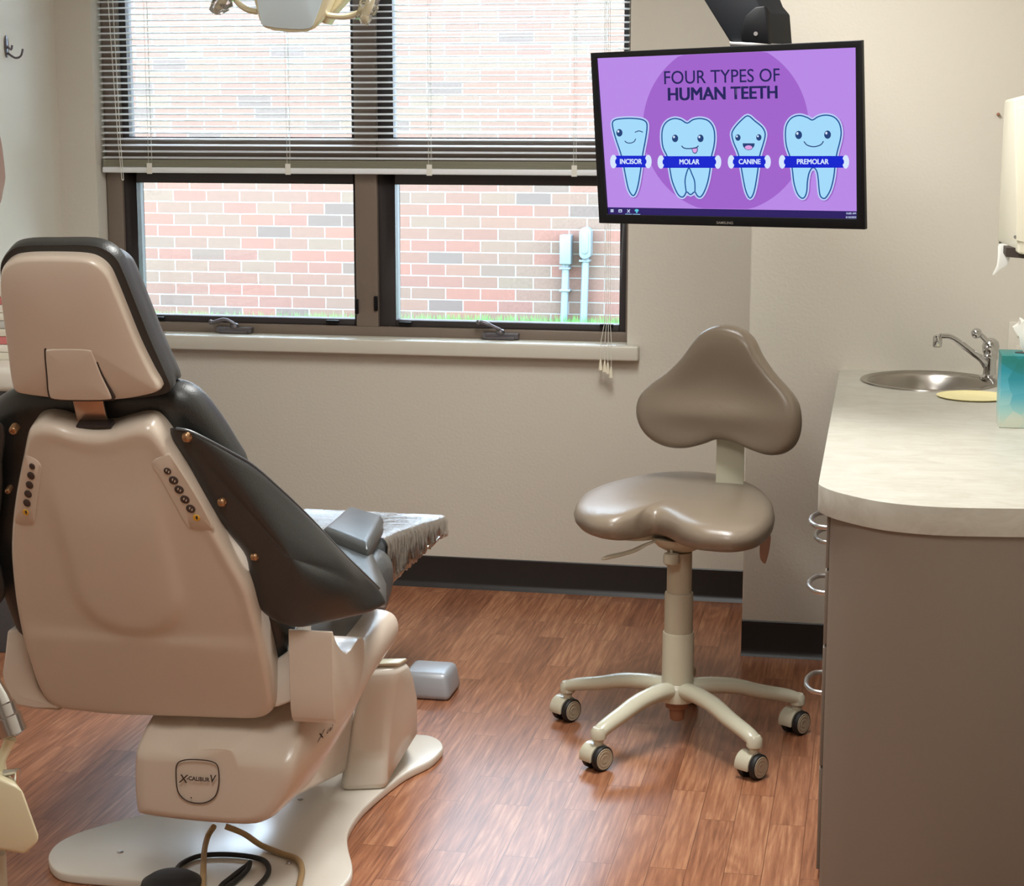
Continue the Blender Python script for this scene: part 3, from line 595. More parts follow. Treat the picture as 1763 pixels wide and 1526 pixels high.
mz = t.nodes.new('ShaderNodeMath'); mz.operation = 'MULTIPLY'; mz.inputs[1].default_value = .85/bxh; t.links.new(sz.outputs['Z'], mz.inputs[0]); t.links.new(mz.outputs[0], ad.inputs[2])
rp_ = t.nodes.new('ShaderNodeValToRGB'); e = rp_.color_ramp.elements; e[0].position = .12; e[0].color = srgb(205,212,196); e[1].position = .92; e[1].color = srgb(24,112,108)
for q, col in ((.3,(160,204,200)),(.5,(84,168,186)),(.68,(34,134,150))): x = e.new(q); x.color = srgb(*col)
t.links.new(ad.outputs[0], rp_.inputs[0]); t.links.new(rp_.outputs[0], p.inputs['Base Color']); p.inputs['Roughness'].default_value = .4
MB().box(tx0, tx0+.13, ty0, ty0+.12, ZT+.0005, ZT+bxh).build('carton', m, tb, bevel=.0015)
MB().loft([[V((tx0+.065+.033*math.cos(q),ty0+.06+.02*math.sin(q),ZT+bxh+.0003)) for q in [2*PI*k/24 for k in range(24)]],[V((tx0+.065+.033*math.cos(q),ty0+.06+.02*math.sin(q),ZT+bxh+.0012)) for q in [2*PI*k/24 for k in range(24)]]]).build('opening', M['dark'], tb)
b = MB(); n = 22; secs = []
for k, (s_2, z_) in enumerate(((.4,0),(.8,.02),(1,.045),(1.2,.062),(1.35,.07))):
    secs.append([V((tx0+.065+(.026+.006*math.sin(5*q+k))*s_2*math.cos(q), ty0+.06+.016*s_2*math.sin(q)*(1+.3*math.sin(3*q)), ZT+bxh+z_*(1+.16*math.sin(3*q+1)))) for q in [2*PI*j/n for j in range(n)]])
b.loft(secs, False).build('tissue', M['paper'], tb)
# outlet, wall screw, towel dispenser
oc = PY(1746,592,YP)
pl_ = thing('wall_outlet', (oc.x,YP,oc.z), 'small cream outlet plate low on the wall behind the faucet', 'outlet')
MB().box(oc.x-.017+.0,oc.x+.055,YP-.006,YP,oc.z-.05,oc.z+.062).build('cover_plate', M['wall'], pl_, bevel=.002)
for dz in (-.02,.03): MB().box(oc.x+.006,oc.x+.032,YP-.008,YP-.005,oc.z+dz-.01,oc.z+dz+.016).build('socket', M['sill'], pl_, bevel=.001)
q = PY(1718.5,197,YP); tag(MB().lathe([(.001,0),(.0045,.0),(.0045,.01),(.003,.012),(.001,.012)], q, (0,-1,0), 12).build('wall_screw', M['amber']), 'tiny rusty screw in the wall left of the towel dispenser', 'screw')
dp = thing('paper_towel_dispenser', (.39,4.7,1.26), 'white metal paper towel dispenser on the right wall above the basin', 'dispenser')
z0, zt1, zt2 = 1.262, 1.615, 1.66
yn, yf_ = 4.56, 4.845
b = MB(); b.hexa([(.332,yn,z0-.012),(XR-.001,yn,z0-.03),(XR-.001,yf_,z0-.03),(.300,yf_,z0),(.305,yn,zt1),(XR-.001,yn,zt2),(XR-.001,yf_,zt2),(.302,yf_,zt1)])
b.build('housing', M['cream'], dp, bevel=.006)
MB().prism([(.326,yn-.001,z0+.02),(XR-.006,yn-.001,z0-.012),(XR-.006,yn-.001,zt2-.012),(.318,yn-.001,zt1-.022)], (0,-.003,0)).build('side_panel', M['cream'], dp, bevel=.001)
MB().hexa([(.306,yn+.03,z0-.022),(.36,yn+.03,z0-.026),(.36,yf_-.01,z0-.026),(.304,yf_-.01,z0-.012),(.306,yn+.03,z0),(.36,yn+.03,z0),(.36,yf_-.01,z0),(.304,yf_-.01,z0)]).build('towel_slot', M['line'], dp)
MB().lathe([(.001,0),(.005,0),(.004,.002),(.001,.002)], V((.3245,yn+.0,z0+.028)), (-.7,-.7,0), 12).build('key_lock', M['nickel'], dp)
tw = [PY(x,y,4.68) for x, y in smooth([(1720,420),(1738,424),(1739,440),(1734,456),(1722,464),(1712,473),(1709,472),(1716,458),(1718,440)],3)]
MB().slab(tw, (0,-1,0), [(.9,-.0015),(1,-.001),(1,.001),(.9,.0015)]).build('paper_towel', M['paper'], dp)

# ================================================================ DENTAL CHAIR
TL = math.radians(25); BN = V((0,math.cos(TL),math.sin(TL))); BU = V((0,-math.sin(TL),math.cos(TL)))
B0 = V((-1.36,3.32,.40))
def BP(off=0): return (B0+BN*off, BN)
ch = thing('dental_chair', (-1.36,3.75,0), 'large dental treatment chair with beige moulded shells and black upholstery, seen from behind', 'dental chair')
# backrest shell
shell = [(50,745),(57,731),(75,724),(100,727),(125,735),(160,741),(190,740),(215,733),(240,727),(258,728),(272,738),(290,762),(315,800),(345,850),(375,905),(400,950),(420,985),(433,1012),(442,1045),(453,1085),(466,1138),(475,1190),(475,1212),(463,1226),(440,1231),(385,1230),(330,1228),(260,1226),(200,1224),(150,1219),(110,1213),(85,1199),(68,1170),(52,1120),(40,1078),(30,1022),(24,965),(23,920),(27,870),(35,820),(43,780)]
out = [PP(x, y, BP()) for x, y in smooth(shell, 4)]; cs = PP(240,1000,BP())
pu = PP(200,880,BP()); pb_ = PP(225,1005,BP()); pband = PP(240,1085,BP()); X_ = V((1,0,0))
def shf(x, s, h):
    if h > -.004: return 0
    d = x-pb_; u = d.dot(X_); v = d.dot(BU); r = math.hypot(u, v if v < 0 else v*.0)/.105
    e = 1/(1+math.exp((r-1)*14)); e *= 1/(1+math.exp((v-.22)*30))
    w_ = (x-pband).dot(BU); band = -.006/(1+math.exp(-w_*260))*1
    return (-.009*e - band*0 + (.004/(1+math.exp(-(w_)*220)))) * min(1, (1-s)/.12)
prof = [(.9,.045),(.98,.045),(1,.038),(1,.0)] + [(1-.055*(1-math.cos(q)), -.022*math.sin(q)) for q in [i*PI/2/6 for i in range(1,7)]] + [(s,-.022-.004*(1-s)) for s in [.92-.023*i for i in range(38)]] + [(.02,-.026)]
MBs = MB().slab(out, BN, prof, cs, shf); bs = MBs.build('backrest_shell', M['shell'], ch, sharp=60)
for nm, pts in (('control_panel', [(262,797),(288,783),(300,795),(332,845),(352,880),(366,908),(362,913),(330,911),(318,898),(298,862),(276,822)]), ('control_panel', [(44,786),(58,789),(70,801),(71,818),(65,858),(60,895),(55,902),(27,901),(29,870),(37,822)])):
    o_ = [PP(x,y,BP(-.0197)) for x, y in smooth(pts,3)]
    MB().slab(o_, -BN, [(1.02,-.004),(1,.0),(.985,.0008),(.5,.0008)]).build(nm, M['shell'], bs)
def disc_on(x, y, rx, ry, off, m, parent, name, h=.0022):
    a = PP(x,y,BP(off)); k = (a-CAMP).length/F
    o_ = [a + X_*(rx*k*math.cos(q)) + BU*(ry*k*1.02*math.sin(q)) for q in [2*PI*i/20 for i in range(20)]]
    return MB().slab(o_, -BN, [(1,-.002),(1,h*.6),(.85,h),(.3,h)]).build(name, m, parent)
for i, (x, y) in enumerate([(288.5,811),(299,827),(308.5,843),(318.5,860),(328.5,876)]):
    r = 6.6 if i == 0 else 8.2; q = disc_on(x, y, r, r, -.0205, M['btn'], bs, 'button')
    for s in ((-2,-1),(2,2)):
        a = PP(x+s[0],y+s[1],BP(-.0230)); MBq = MB().slab([a+X_*(.0016*math.cos(q_))+BU*(.0028*math.sin(q_+.6)) for q_ in [2*PI*k/8 for k in range(8)]], -BN, [(1,0),(1,.0003),(.4,.0003)])
        for pm in MBq.m: pass
        MBq.build('button_mark', M['shell'], bs)
for i, (x, y) in enumerate([(55.5,803),(53.5,819),(51,835),(48.5,850.5),(46.5,866)]): disc_on(x, y, 5.0 if i == 0 else 6.4, 6.0 if i == 0 else 7.4, -.0205, M['btn'], bs, 'button')
disc_on(338.5,891.5,6.4,6.4,-.0205,M['yellow'],bs,'button'); disc_on(44.5,882,5,6,-.0205,M['yellow'],bs,'button')
disc_on(338.5,892,1.6,3.6,-.0301,M['line'],bs,'button_mark',.0006); disc_on(44.5,882.5,1.3,3.4,-.0301,M['line'],bs,'button_mark',.0006)
# backrest cushion
cush = [(-52,760),(-30,710),(0,684),(30,670),(70,664),(150,662),(230,662),(290,660),(325,668),(352,690),(382,730),(408,772),(424,803),(424,850),(430,910),(446,975),(474,1035),(507,1082),(494,1122),(472,1142),(440,1165),(300,1190),(120,1180),(50,1110),(10,1020),(-10,960),(-25,900),(-48,830)]
out = [PP(x, y, BP(.075)) for x, y in smooth(cush, 4)]; cq = PP(220,900,BP(.075))
MB().slab(out, BN, [(.5,-.034),(.9,-.034),(.95,-.03),(.985,-.018),(1,0),(.99,.02),(.96,.036),(.9,.044),(.6,.05),(.1,.05)], cq, lambda x, s, h: 0).build('backrest_cushion', M['vinyl'], ch, sharp=180)
# slings
A = PP(300,742,BP(.012)); Bq = PP(445,1055,BP(.02)); Tq = PY(660,1040,3.62)
SP = plane3(A, Bq, Tq); sn = SP[1] if SP[1].y < 0 else -SP[1]
def slpt(x, y):
    d = ((x-300)*.907-(y-742)*.42)/201; return PP(x, y, BP(.010+.25*max(0,d)**1.9))
sl = [(297,737),(322,742),(350,755),(395,780),(432,802),(478,842),(522,884),(560,924),(592,958),(625,990),(648,1012),(661,1033),(658,1043),(630,1056),(600,1063),(560,1072),(520,1080),(495,1077),(470,1066),(450,1045),(438,1005),(430,960),(405,925),(380,890),(352,845),(330,800),(310,768),(298,748)]
out = [slpt(x, y) for x, y in smooth(sl, 4)]; csl = slpt(475,960)
pq = slpt(560,985)
def slf(x, s, h): return .030*math.exp(-((x-pq).length/.13)**2)*(1-s**4)*(1 if h > 0 else 0)
PS = [(.3,-.012),(.9,-.012),(.97,-.010),(1,-.003),(.995,.003),(.97,.008),(.93,.011),(.87,.013),(.8,.015),(.7,.018),(.6,.021),(.5,.023),(.4,.025),(.3,.027),(.2,.028),(.1,.028),(.02,.028)]
sr = MB().slab(out, sn, PS, csl, slf).build('arm_sling', M['vinyl'], ch, sharp=180)
edg = [slpt(x,y)+sn*.004 for x, y in smooth([(300,738),(322,742),(350,755),(395,779),(432,801),(478,841),(522,883),(560,923),(592,957),(625,989),(650,1013)],3,False)]
MB().tube(edg, .0028, 6).build('piping', M['vinyl2'], sr)
for x, y, r in ((315,752,9),(375,864,7.5),(431,958,6.5)):
    a = slpt(x,y)+sn*.012; k = (a-CAMP).length/F*r
    MB().lathe([(k*1.05,-.006),(k*1.05,.0015),(k*.85,.004),(k*.5,.005),(k*.45,.003),(.0005,.003)], a, sn, 18).build('snap', M['copper'], sr)
def mir(p): return V((2*-1.385-p.x, p.y, p.z))
sn2 = V((-sn.x,sn.y,sn.z))
s2 = MB().slab([mir(p) for p in out][::-1], sn2, PS, mir(csl)).build('arm_sling', M['vinyl'], ch, sharp=180)
for x, y, r in ((23,741,7.5),(14,845,5)):
    a = PP(x,y,BP(.004)); k = (a-CAMP).length/F*r
    MB().lathe([(k,-.012),(k,.0015),(k*.85,.004),(k*.5,.005),(k*.45,.003),(.0005,.003)], a, -BN, 18).build('snap', M['copper'], s2)
# headrest
hc = [(3,470),(5,446),(22,425),(50,418),(100,417),(150,417),(180,423),(203,440),(218,470),(236,515),(262,580),(285,632),(297,662),(292,673),(262,680),(200,684),(110,680),(40,674),(26,660),(18,600),(8,520)]
out = [PP(x, y, BP(.03)) for x, y in smooth(hc, 4)]; chh = PP(140,560,BP(.03))
hcm = MB().slab(out, BN, [(.9,-.008),(.99,-.008),(1,-.002),(1,.018),(.985,.02),(.95,.028),(.93,.034),(.935,.05),(.92,.068),(.86,.08),(.7,.088),(.3,.09)], chh)
hcm.v = [p-BU*max(0,((p-chh).dot(BN)-.02)*.62) for p in hcm.v]; hcm.build('headrest_cushion', M['vinyl'], ch, sharp=60)
hs = [(6,490),(8,458),(24,441),(50,435),(100,434),(148,436),(172,443),(190,459),(203,486),(220,528),(243,585),(266,632),(280,657),(277,667),(240,676),(195,681),(140,682),(88,676),(50,671),(31,664),(24,640),(18,590),(10,530)]
out = [PP(x, y, BP(.02)) for x, y in smooth(hs, 4)]; chs = PP(135,565,BP(.02))
hsh = MB().slab(out, BN, [(.9,.004),(1,.004),(1,-.004)]+[(1-.05*(1-math.cos(q)), -.004-.018*math.sin(q)) for q in [i*PI/2/6 for i in range(1,7)]]+[(.88,-.024),(.75,-.027),(.5,-.03),(.2,-.032),(.02,-.032)], chs).build('headrest_shell', M['shell'], ch, sharp=60)
pl2 = [(83,603),(88,596),(120,594.5),(157,596),(164,604),(178,640),(195,676),(189,682),(140,683),(98,681),(89,672),(86,640)]
out = [PP(x, y, BP(.0)) for x, y in smooth(pl2, 3)]
MB().slab([p for p in out], -BN, [(1.065,-.012),(1.06,.0108)]).build('plate_gap', M['line'], hsh)
MB().slab(out, -BN, [(1,-.006),(1,.011),(.985,.0128),(.95,.0132),(.3,.0134)]).build('headrest_plate', M['shell'], ch, sharp=60)
MB().prism([PP(x,y,BP(.018)) for x, y in ((122,676),(173,676),(187,736),(135,738))], BN*.006).build('headrest_bar', M['steelbar'], ch, bevel=.0015)
MB().prism([PP(x,y,BP(.0)) for x, y in ((131,733),(190,733),(191,737),(131,737.5))], BN*.02).build('bar_slot', M['dark'], ch)
# hinge covers
r1 = [PY(x,y,3.27) for x, y in ((508,1104),(560,1106),(572,1085),(577,1110),(579,1244),(540,1240),(522,1232),(513,1180),(508,1140))]
HX = PY(573,1160,3.27).x
r1 = [PX(x,y,HX) for x, y in smooth([(572,1100),(573,1087),(580,1108),(597,1126),(611,1108),(620,1098),(627,1103),(627,1140),(620,1178),(606,1212),(592,1238),(580,1247),(575,1225),(573,1160)],2)]
MB().prism(r1, (-.088,0,0)).build('hinge_cover', M['shell'], ch, bevel=.008)
MB().prism([PY(x,y,3.30) for x, y in ((440,1150),(470,1140),(498,1120),(510,1078),(512,1205),(478,1218),(445,1222))], (0,.10,0)).build('hinge_link', M['white'], ch, bevel=.006)
l1 = [PY(x,y,3.30) for x, y in ((12,1086),(34,1082),(48,1108),(56,1150),(66,1185),(84,1208),(110,1216),(98,1222),(60,1222),(28,1216),(10,1195),(3,1160),(8,1125))]
MB().prism(l1, (-.01,.16,0)).build('hinge_cover', M['shell'], ch, bevel=.010)
MB().prism([PY(x,y,3.33) for x, y in ((40,1085),(60,1110),(72,1160),(90,1195),(120,1216),(100,1224),(70,1222),(54,1180),(46,1130))], (0,.1,0)).build('hinge_link', M['puttyd'], ch, bevel=.005)
# seat and legrest
def cross(Y, zt_, zb_, hw, xc=-1.375, r=.03, rb=.03):
    a = []
    for sx_, sz_, rr in ((1,1,r),(-1,1,r),(-1,-1,rb),(1,-1,rb)):
        cx_ = xc+sx_*(hw-rr); cz_ = (zt_-rr) if sz_ > 0 else (zb_+rr)
        q0 = {(1,1):0,(-1,1):PI/2,(-1,-1):PI,(1,-1):1.5*PI}[(sx_,sz_)]
        a += [V((cx_+rr*math.cos(q0+k*PI/10), Y, cz_+rr*math.sin(q0+k*PI/10))) for k in range(6)]
    return a
MB().loft([cross(3.40,.53,.44,.22), cross(3.45,.54,.41,.245), cross(3.6,.53,.40,.255), cross(3.8,.52,.395,.26), cross(3.98,.535,.39,.262), cross(4.10,.552,.385,.262,r=.04,rb=.05), cross(4.18,.545,.40,.255,r=.05,rb=.06), cross(4.215,.52,.43,.245,r=.04,rb=.04)]).build('seat_cushion', M['vinyl2'], ch, sharp=180)
MB().loft([cross(3.40,.41,.36,.20,r=.02,rb=.02), cross(3.7,.40,.34,.22,r=.02,rb=.02), cross(3.92,.39,.33,.22,r=.02,rb=.02), cross(4.02,.40,.37,.2,r=.01,rb=.01)]).build('seat_pan', M['shell'], ch, sharp=60)
LR = [(4.18,.542,.405),(4.24,.553,.41),(4.32,.547,.43),(4.5,.523,.425),(4.7,.495,.42),(4.88,.470,.415),(4.955,.460,.408),(4.985,.445,.415)]
MB().loft([cross(y, a_, b_, .215-(.03 if i in (0,7) else 0)-(.0 if i else 0), xc=-1.370-.02*(y-4.18), r=.022, rb=.02) for i, (y, a_, b_) in enumerate(LR)]).build('leg_rest', M['vinyl2'], ch, sharp=180)
MB().loft([cross(y, b_+.005, b_-.022+.01*(y-4.2), .19, xc=-1.370-.02*(y-4.18), r=.008, rb=.008) for i, (y, a_, b_) in enumerate(LR[1:-1])]).build('leg_rest_pan', M['skin'], ch, sharp=60)
b = MB(); secs = []
for i in range(34):
    y = 4.24+(4.945-4.24)*i/33
    a_ = float(np.interp(y, [q[0] for q in LR], [q[1] for q in LR])); b_ = float(np.interp(y, [q[0] for q in LR], [q[2] for q in LR]))
    cr = cross(y, a_+.005, b_-.002, .222, xc=-1.370-.02*(y-4.18), r=.024, rb=.02)
    sec = []
    for k, p in enumerate(cr):
        lowp = p.z < a_-.035
        jig = random.uniform(-.004,.004) if lowp else random.uniform(-.0012,.0015)
        sec.append(p+V((jig*(1 if p.x > -1.38 else -1)*(1 if lowp else 0), 0, (random.uniform(-.012,.006) if lowp else jig))))
    secs.append(sec)
b.loft(secs, False); lc = b.build('clear_cover', M['film'], ch, sharp=180); lc['label'] = 'clear crinkled plastic sleeve'
# rolled arm pad on the seat edge
top = [PZ(x,y,.615) for x, y in ((601,868),(661,886),(633,936),(556,906))]
MB().prism(top, (0,0,-.055)).build('arm_pad', M['vinyl2'], ch, bevel=.016)
MB().loft([[PZ(x,y,zz_) for x, y in q] for q, zz_ in (([(556,905),(633,935),(652,1000),(655,1040),(560,1000)],.585),([(552,915),(640,950),(668,1010),(668,1050),(560,1020)],.52))]).build('side_bolster', M['vinyl2'], ch, bevel=.015)
# base plate
pl = [PZ(x,y,.022) for x, y in ((83,1478),(88,1462),(105,1447),(135,1433),(170,1422),(232,1405))]
pl += [V((-1.43,3.85,.022)), V((-1.43,4.05,.022)), V((-1.5,4.3,.022)), V((-1.56,4.42,.022)), V((-1.45,4.5,.022)), V((-1.25,4.50,.022))]
pl += [PZ(x,y,.022) for x, y in ((690,1262),(712,1264),(738,1266),(757,1274),(763,1285),(758,1294),(740,1310),(700,1330),(660,1360),(625,1392),(605,1420),(598,1440),(600,1462),(606,1485),(606,1504),(596,1520),(575,1540),(540,1556))]
pl += [PZ(x,y,.022) for x, y in ((460,1556),(330,1524),(200,1512),(120,1505),(94,1496))]
ps = [V((p.x,p.y,.022)) for p in smooth3(pl, 3, True)]
cpl = V((-1.3,3.7,.022))
b = MB().prism([p-V((0,0,.0215)) for p in ps], (0,0,.0215)); bp_ = b.build('base_plate', M['white'], ch, bevel=.005)
for x, y in ((207,1468),(496,1487),(517,1377)):
    MB().lathe([(.007,0),(.007,.001),(.004,.0035),(.001,.0035)], PZ(x,y,.022), seg=12).build('floor_bolt', M['nickel'], bp_)
# motor cover
nr = [(228,1310),(232,1268),(246,1240),(272,1226),(340,1220),(430,1222),(486,1240),(508,1285),(506,1345),(484,1392),(460,1416),(424,1424),(330,1418),(245,1407),(231,1396),(227,1350)]
near = [PY(x, y, 3.27) for x, y in smooth(nr, 3)]; cn = PY(370,1320,3.27); zr_ = PY(370,1302,3.27).z
def mo(dy, sx_, sz_, dx, dz): return [V((cn.x+dx+(p.x-cn.x)*sx_, 3.27+dy+max(0,p.z-zr_)*1.3*max(0,1-dy/.4)*(sx_ > .5), cn.z+dz+(p.z-cn.z)*sz_)) for p in near]
MB().loft([mo(0,.3,.3,0,0), mo(-.004,.82,.82,0,0), mo(-.002,.93,.93,0,0), mo(.008,.975,.975,0,0), mo(.025,1,1,0,0), mo(.16,1,.98,.02,.01), mo(.32,.9,.8,.04,.03), mo(.50,.72,.55,.07,.07), mo(.66,.6,.45,.10,.10)]).build('motor_cover', M['shell'], ch, sharp=60)
from mathutils.bvhtree import BVHTree
def decal(ob, pts, lift=.0012):
    o0 = ORG[ob.name]; me = ob.data; tr = BVHTree.FromPolygons([v.co+o0 for v in me.vertices], [tuple(p.vertices) for p in me.polygons]); r = []
    for x, y in pts:
        d = ray(x,y).normalized(); h = tr.ray_cast(CAMP, d); r.append((h[0] if h[0] else CAMP+d*3.6)-d*lift)
    return r
mcv = bpy.data.objects['motor_cover']
for tx_, sz_, ox, oy, an in (('X', 23, 553, 1268, .75), ('cal', 15, 568, 1256, .75)):
    vs, fs = text_mesh(tx_, sz_, 0, .9); ca, sa = math.cos(an), math.sin(an)
    MB().add(decal(mcv, [(ox+(x+.3*y)*ca-y*0+y*-sa*-0-(-y)*0+(y*-sa)*0, oy-(x*sa)-y*.95) for x, y in vs]), fs).build('side_lettering', M['line'], mcv)
YM = 3.264
b = MB(); bo = smooth([(303,1335),(305,1316),(318,1309),(340,1308.5),(362,1311),(374,1318),(377,1335),(376,1355),(370,1372),(355,1382),(335,1383),(318,1377),(306,1362)],4)
b.tube([PY(x,y,YM) for x, y in bo], .0013, 6, closed=True)
bd = b.build('badge', M['line'], ch)
def face_text(txt, x, y, size, Y, bold=0, sx=1, shear=0, nm='badge_lettering', parent=None, mt='line'):
    vs, fs = text_mesh(txt, size, bold, sx); P = PY(x,y,Y); return MB().add([P+V((vx+shear*vy,0,vy)) for vx, vy in vs], fs).build(nm, M[mt], parent)
face_text('X', 316, 1342, .024, YM-.002, .0003, 1, .2, parent=bd); face_text('-CALIBUR', 341, 1342, .0115, YM-.002, .0004, .95, parent=bd)
face_text('V', 366, 1342, .022, YM-.002, .0004, .9, .2, parent=bd); face_text('®', 341, 1374, .006, YM-.002, parent=bd) if False else None
MB().lathe([(.0015,0),(.0015,.0005)], PY(329,1374,YM-.002), (0,1,0), 10).build('badge_dot', M['line'], bd)
face_text('Belmont', 344, 1374, .0062, YM-.002, .0001, 1, parent=bd) if False else None
# lift arm and column
MB().hexa([PY(440,1410,3.45),PY(505,1372,3.45),PY(596,1330,3.95),PY(560,1335,3.95),PY(440,1300,3.45),PY(540,1270,3.45),PY(612,1215,3.95),PY(560,1215,3.95)]).build('lift_arm', M['white'], ch, bevel=.01)
def qd(z, pa, pb, pc):
    a, b_, c__ = PZ(*pa,z), PZ(*pb,z), PZ(*pc,z); return [a, b_, c__, a+(c__-b_)]
MB().loft([qd(.020,(583,1366),(666,1362),(702,1280)), qd(.10,(592,1300),(668,1300),(722,1256)), qd(.20,(604,1235),(672,1230),(722,1198)), qd(.27,(618,1185),(680,1182),(715,1160)), qd(.315,(634,1152),(690,1150),(706,1138))]).build('column_cover', M['white'], ch, bevel=.018)
MB().loft([qd(.312,(634,1150),(688,1149),(704,1138)), qd(.326,(637,1143),(686,1142),(702,1133))]).build('column_cap', M['putty'], ch, bevel=.006)
tag(MB().hexa([(-1.235,4.690,.0),(-1.100,4.690,.0),(-1.100,4.84,.0),(-1.235,4.84,.0),(-1.235,4.70,.075),(-1.112,4.70,.075),(-1.112,4.83,.075),(-1.235,4.83,.075)]).build('floor_junction_box', mat('grey_box_paint',(172,176,182),.4,.3), bevel=.016), 'small grey metal box with rounded top on the floor behind the chair column', 'box')
for x_ in (-1.222,-1.108): MB().lathe([(.004,0),(.004,.0015),(.001,.002)], (x_,4.6925,.018), (0,-1,0), 12).build('box_screw', M['nickel'], None) if False else None
# hoses and foot pedal
def hose(pts, r, m, name, label, cat, k=5): return tag(MB().tube(smooth3([PZ(x,y,z) for x, y, z in pts],k), r, 10).build(name, m), label, cat)
hg = [(368,1424,.10),(358,1440,.07),(352,1465,.06),(350,1495,.05),(349,1530,.035),(346,1560,.03)]
hose(hg, .0062, M['hose'], 'air_hose', 'tan hose hanging straight down from the chair motor cover to the base plate', 'hose')
hose([(388,1423,.10),(420,1436,.08),(450,1456,.035),(485,1470,.03),(512,1480,.03),(520,1500,.03),(514,1530,.03),(512,1560,.03)], .0065, M['hose'], 'air_hose', 'tan hose curving right over the base plate from under the motor cover', 'hose')
hose([(300,1512,.05),(310,1490,.03),(345,1474,.029),(400,1472,.029),(450,1480,.029),(463,1498,.029),(450,1520,.029),(420,1540,.029),(380,1530,.029),(400,1510,.03),(426,1490,.03),(430,1486,.034),(424,1500,.03),(395,1526,.029),(360,1550,.03),(320,1560,.03),(300,1550,.04),(290,1530,.04)], .0055, M['rubber'], 'power_cord', 'black cord coiled on the white base plate beside the foot pedal', 'cord')
fp = PZ(296,1535,.0235); ft = thing('foot_pedal', fp, 'round black foot pedal at the bottom edge, resting on the chair base plate', 'foot pedal')
MB().lathe([(.062,0),(.064,.010),(.060,.022),(.045,.032),(.02,.036),(.001,.037)], fp, seg=36).build('pedal_body', M['rubber'], ft)
for q in range(5):
    a = q*2*PI/5+.3; MB().box(-.0025,.0025,-.008,.008,0,.001).build('pedal_mark', M['puttyd'], ft).matrix_local = Matrix.Translation((.028*math.cos(a),.028*math.sin(a),.0345)) @ Matrix.Rotation(a,4,'Z')

# ================================================================ DELIVERY ARM at the left edge
YD = 2.75
dl = thing('assistant_unit', (PY(-30,1400,YD).x,YD,0), 'cream plastic instrument holder with metal valves at the lower left edge', 'instrument holder')
tp = [PY(x,y,YD) for x, y in ((-120,1320),(0,1340),(28,1352),(40,1362),(68,1440),(68,1452),(44,1474),(0,1466),(-120,1440))]
MB().prism(tp, (-.10,.12,0)).build('holder_body', M['ivory'], dl, bevel=.008)
a0 = PY(8,1212,YD+.05); a1 = PY(30,1272,YD+.05); d_ = (a1-a0).normalized()
MB().lathe([(.014,-.04),(.020,-.012),(.021,.0),(.024,.002),(.024,.022),(.027,.024),(.027,.055),(.016,.060)], a0-X_*.008, d_, 24).build('suction_valve', M['chrome'], dl)
MB().tube([a1-X_*.012, PY(2,1310,YD+.05), PY(6,1350,YD+.05)], [.010,.008,.009], 12).build('valve_hose', M['ivory'], dl)
MB().tube([PY(8,1332,YD+.03), PY(30,1328,YD+.03), PY(28,1350,YD+.03)], [.007,.007,.006], 10).build('valve_knob', M['chrome'], dl)
po = PY(-12,1470,YD+.06); MB().lathe([(.022,.012),(.022,po.z)], (po.x,po.y,0)).lathe([(.09,.0),(.09,.008),(.03,.014)], (po.x,po.y,0)).build('post', M['puttyd'], dl)
# ================================================================ LEFT SIDE COUNTER
lc_ = thing('side_counter', (-2.6,5.05,0), 'white topped side counter at the left wall behind the chair headrest', 'counter')
MB().box(XL+.001,-2.36,4.86,5.6,.79,ZT).build('counter_top', M['white'], lc_, bevel=.02)
MB().box(XL+.001,-2.39,4.89,5.58,.0,.79).build('cabinet_body', mat('dark_cabinet',(84,86,90),.5), lc_, bevel=.003)
for k in range(9):
    z_ = ZT+.0005+.0235*k; x1 = -2.42-.012*((k*5)%3)
    o_ = MB().box(-2.70,x1,5.02,5.30,z_,z_+.022).build('magazine', mat('cover',[(226,220,204),(232,226,214),(206,120,118),(222,214,196),(190,186,180)][k%5],.6), bevel=.0015)
    tag(o_, 'flat cream or pink printed folder in the stack on the side counter behind the headrest', 'folder', 'stacked folders on the side counter')
# coat hook
hk = PX(10,80,XL); ho = thing('coat_hook', hk-V((0,0,.03)), 'bronze double coat hook screwed to the left wall', 'hook')
MB().slab([V((XL+.001,hk.y+.013*math.cos(q)*1,hk.z+.035*math.sin(q))) for q in [2*PI*k/24 for k in range(24)]], (1,0,0), [(1,0),(1,.003),(.8,.005)]).build('hook_plate', M['pewter'], ho)
MB().tube(smooth3([(XL+.004,hk.y,hk.z-.02),(XL+.03,hk.y,hk.z-.036),(XL+.05,hk.y,hk.z-.03),(XL+.058,hk.y,hk.z-.008)],4),.0035,8).build('hook_arm', M['pewter'], ho)
MB().tube(smooth3([(XL+.004,hk.y,hk.z+.0),(XL+.018,hk.y,hk.z-.010),(XL+.022,hk.y,hk.z+.004)],4),.0035,8).build('hook_arm', M['pewter'], ho)
b = MB(); w0 = [PX(x,y,XL+.02) for x, y in ((-30,228),(-11,222),(-5,232),(0,262),(4,300),(3.5,314),(0,332),(-4,352),(-12,362),(-30,350))]
b.slab(smooth3(w0,3,True), (1,0,0), [(1,-.018),(1,0),(.92,.012),(.6,.014)])
tag(b.build('wall_ornament', M['amber']), 'brown curved edge of something hung on the left wall below the coat hook', 'wall hanging')

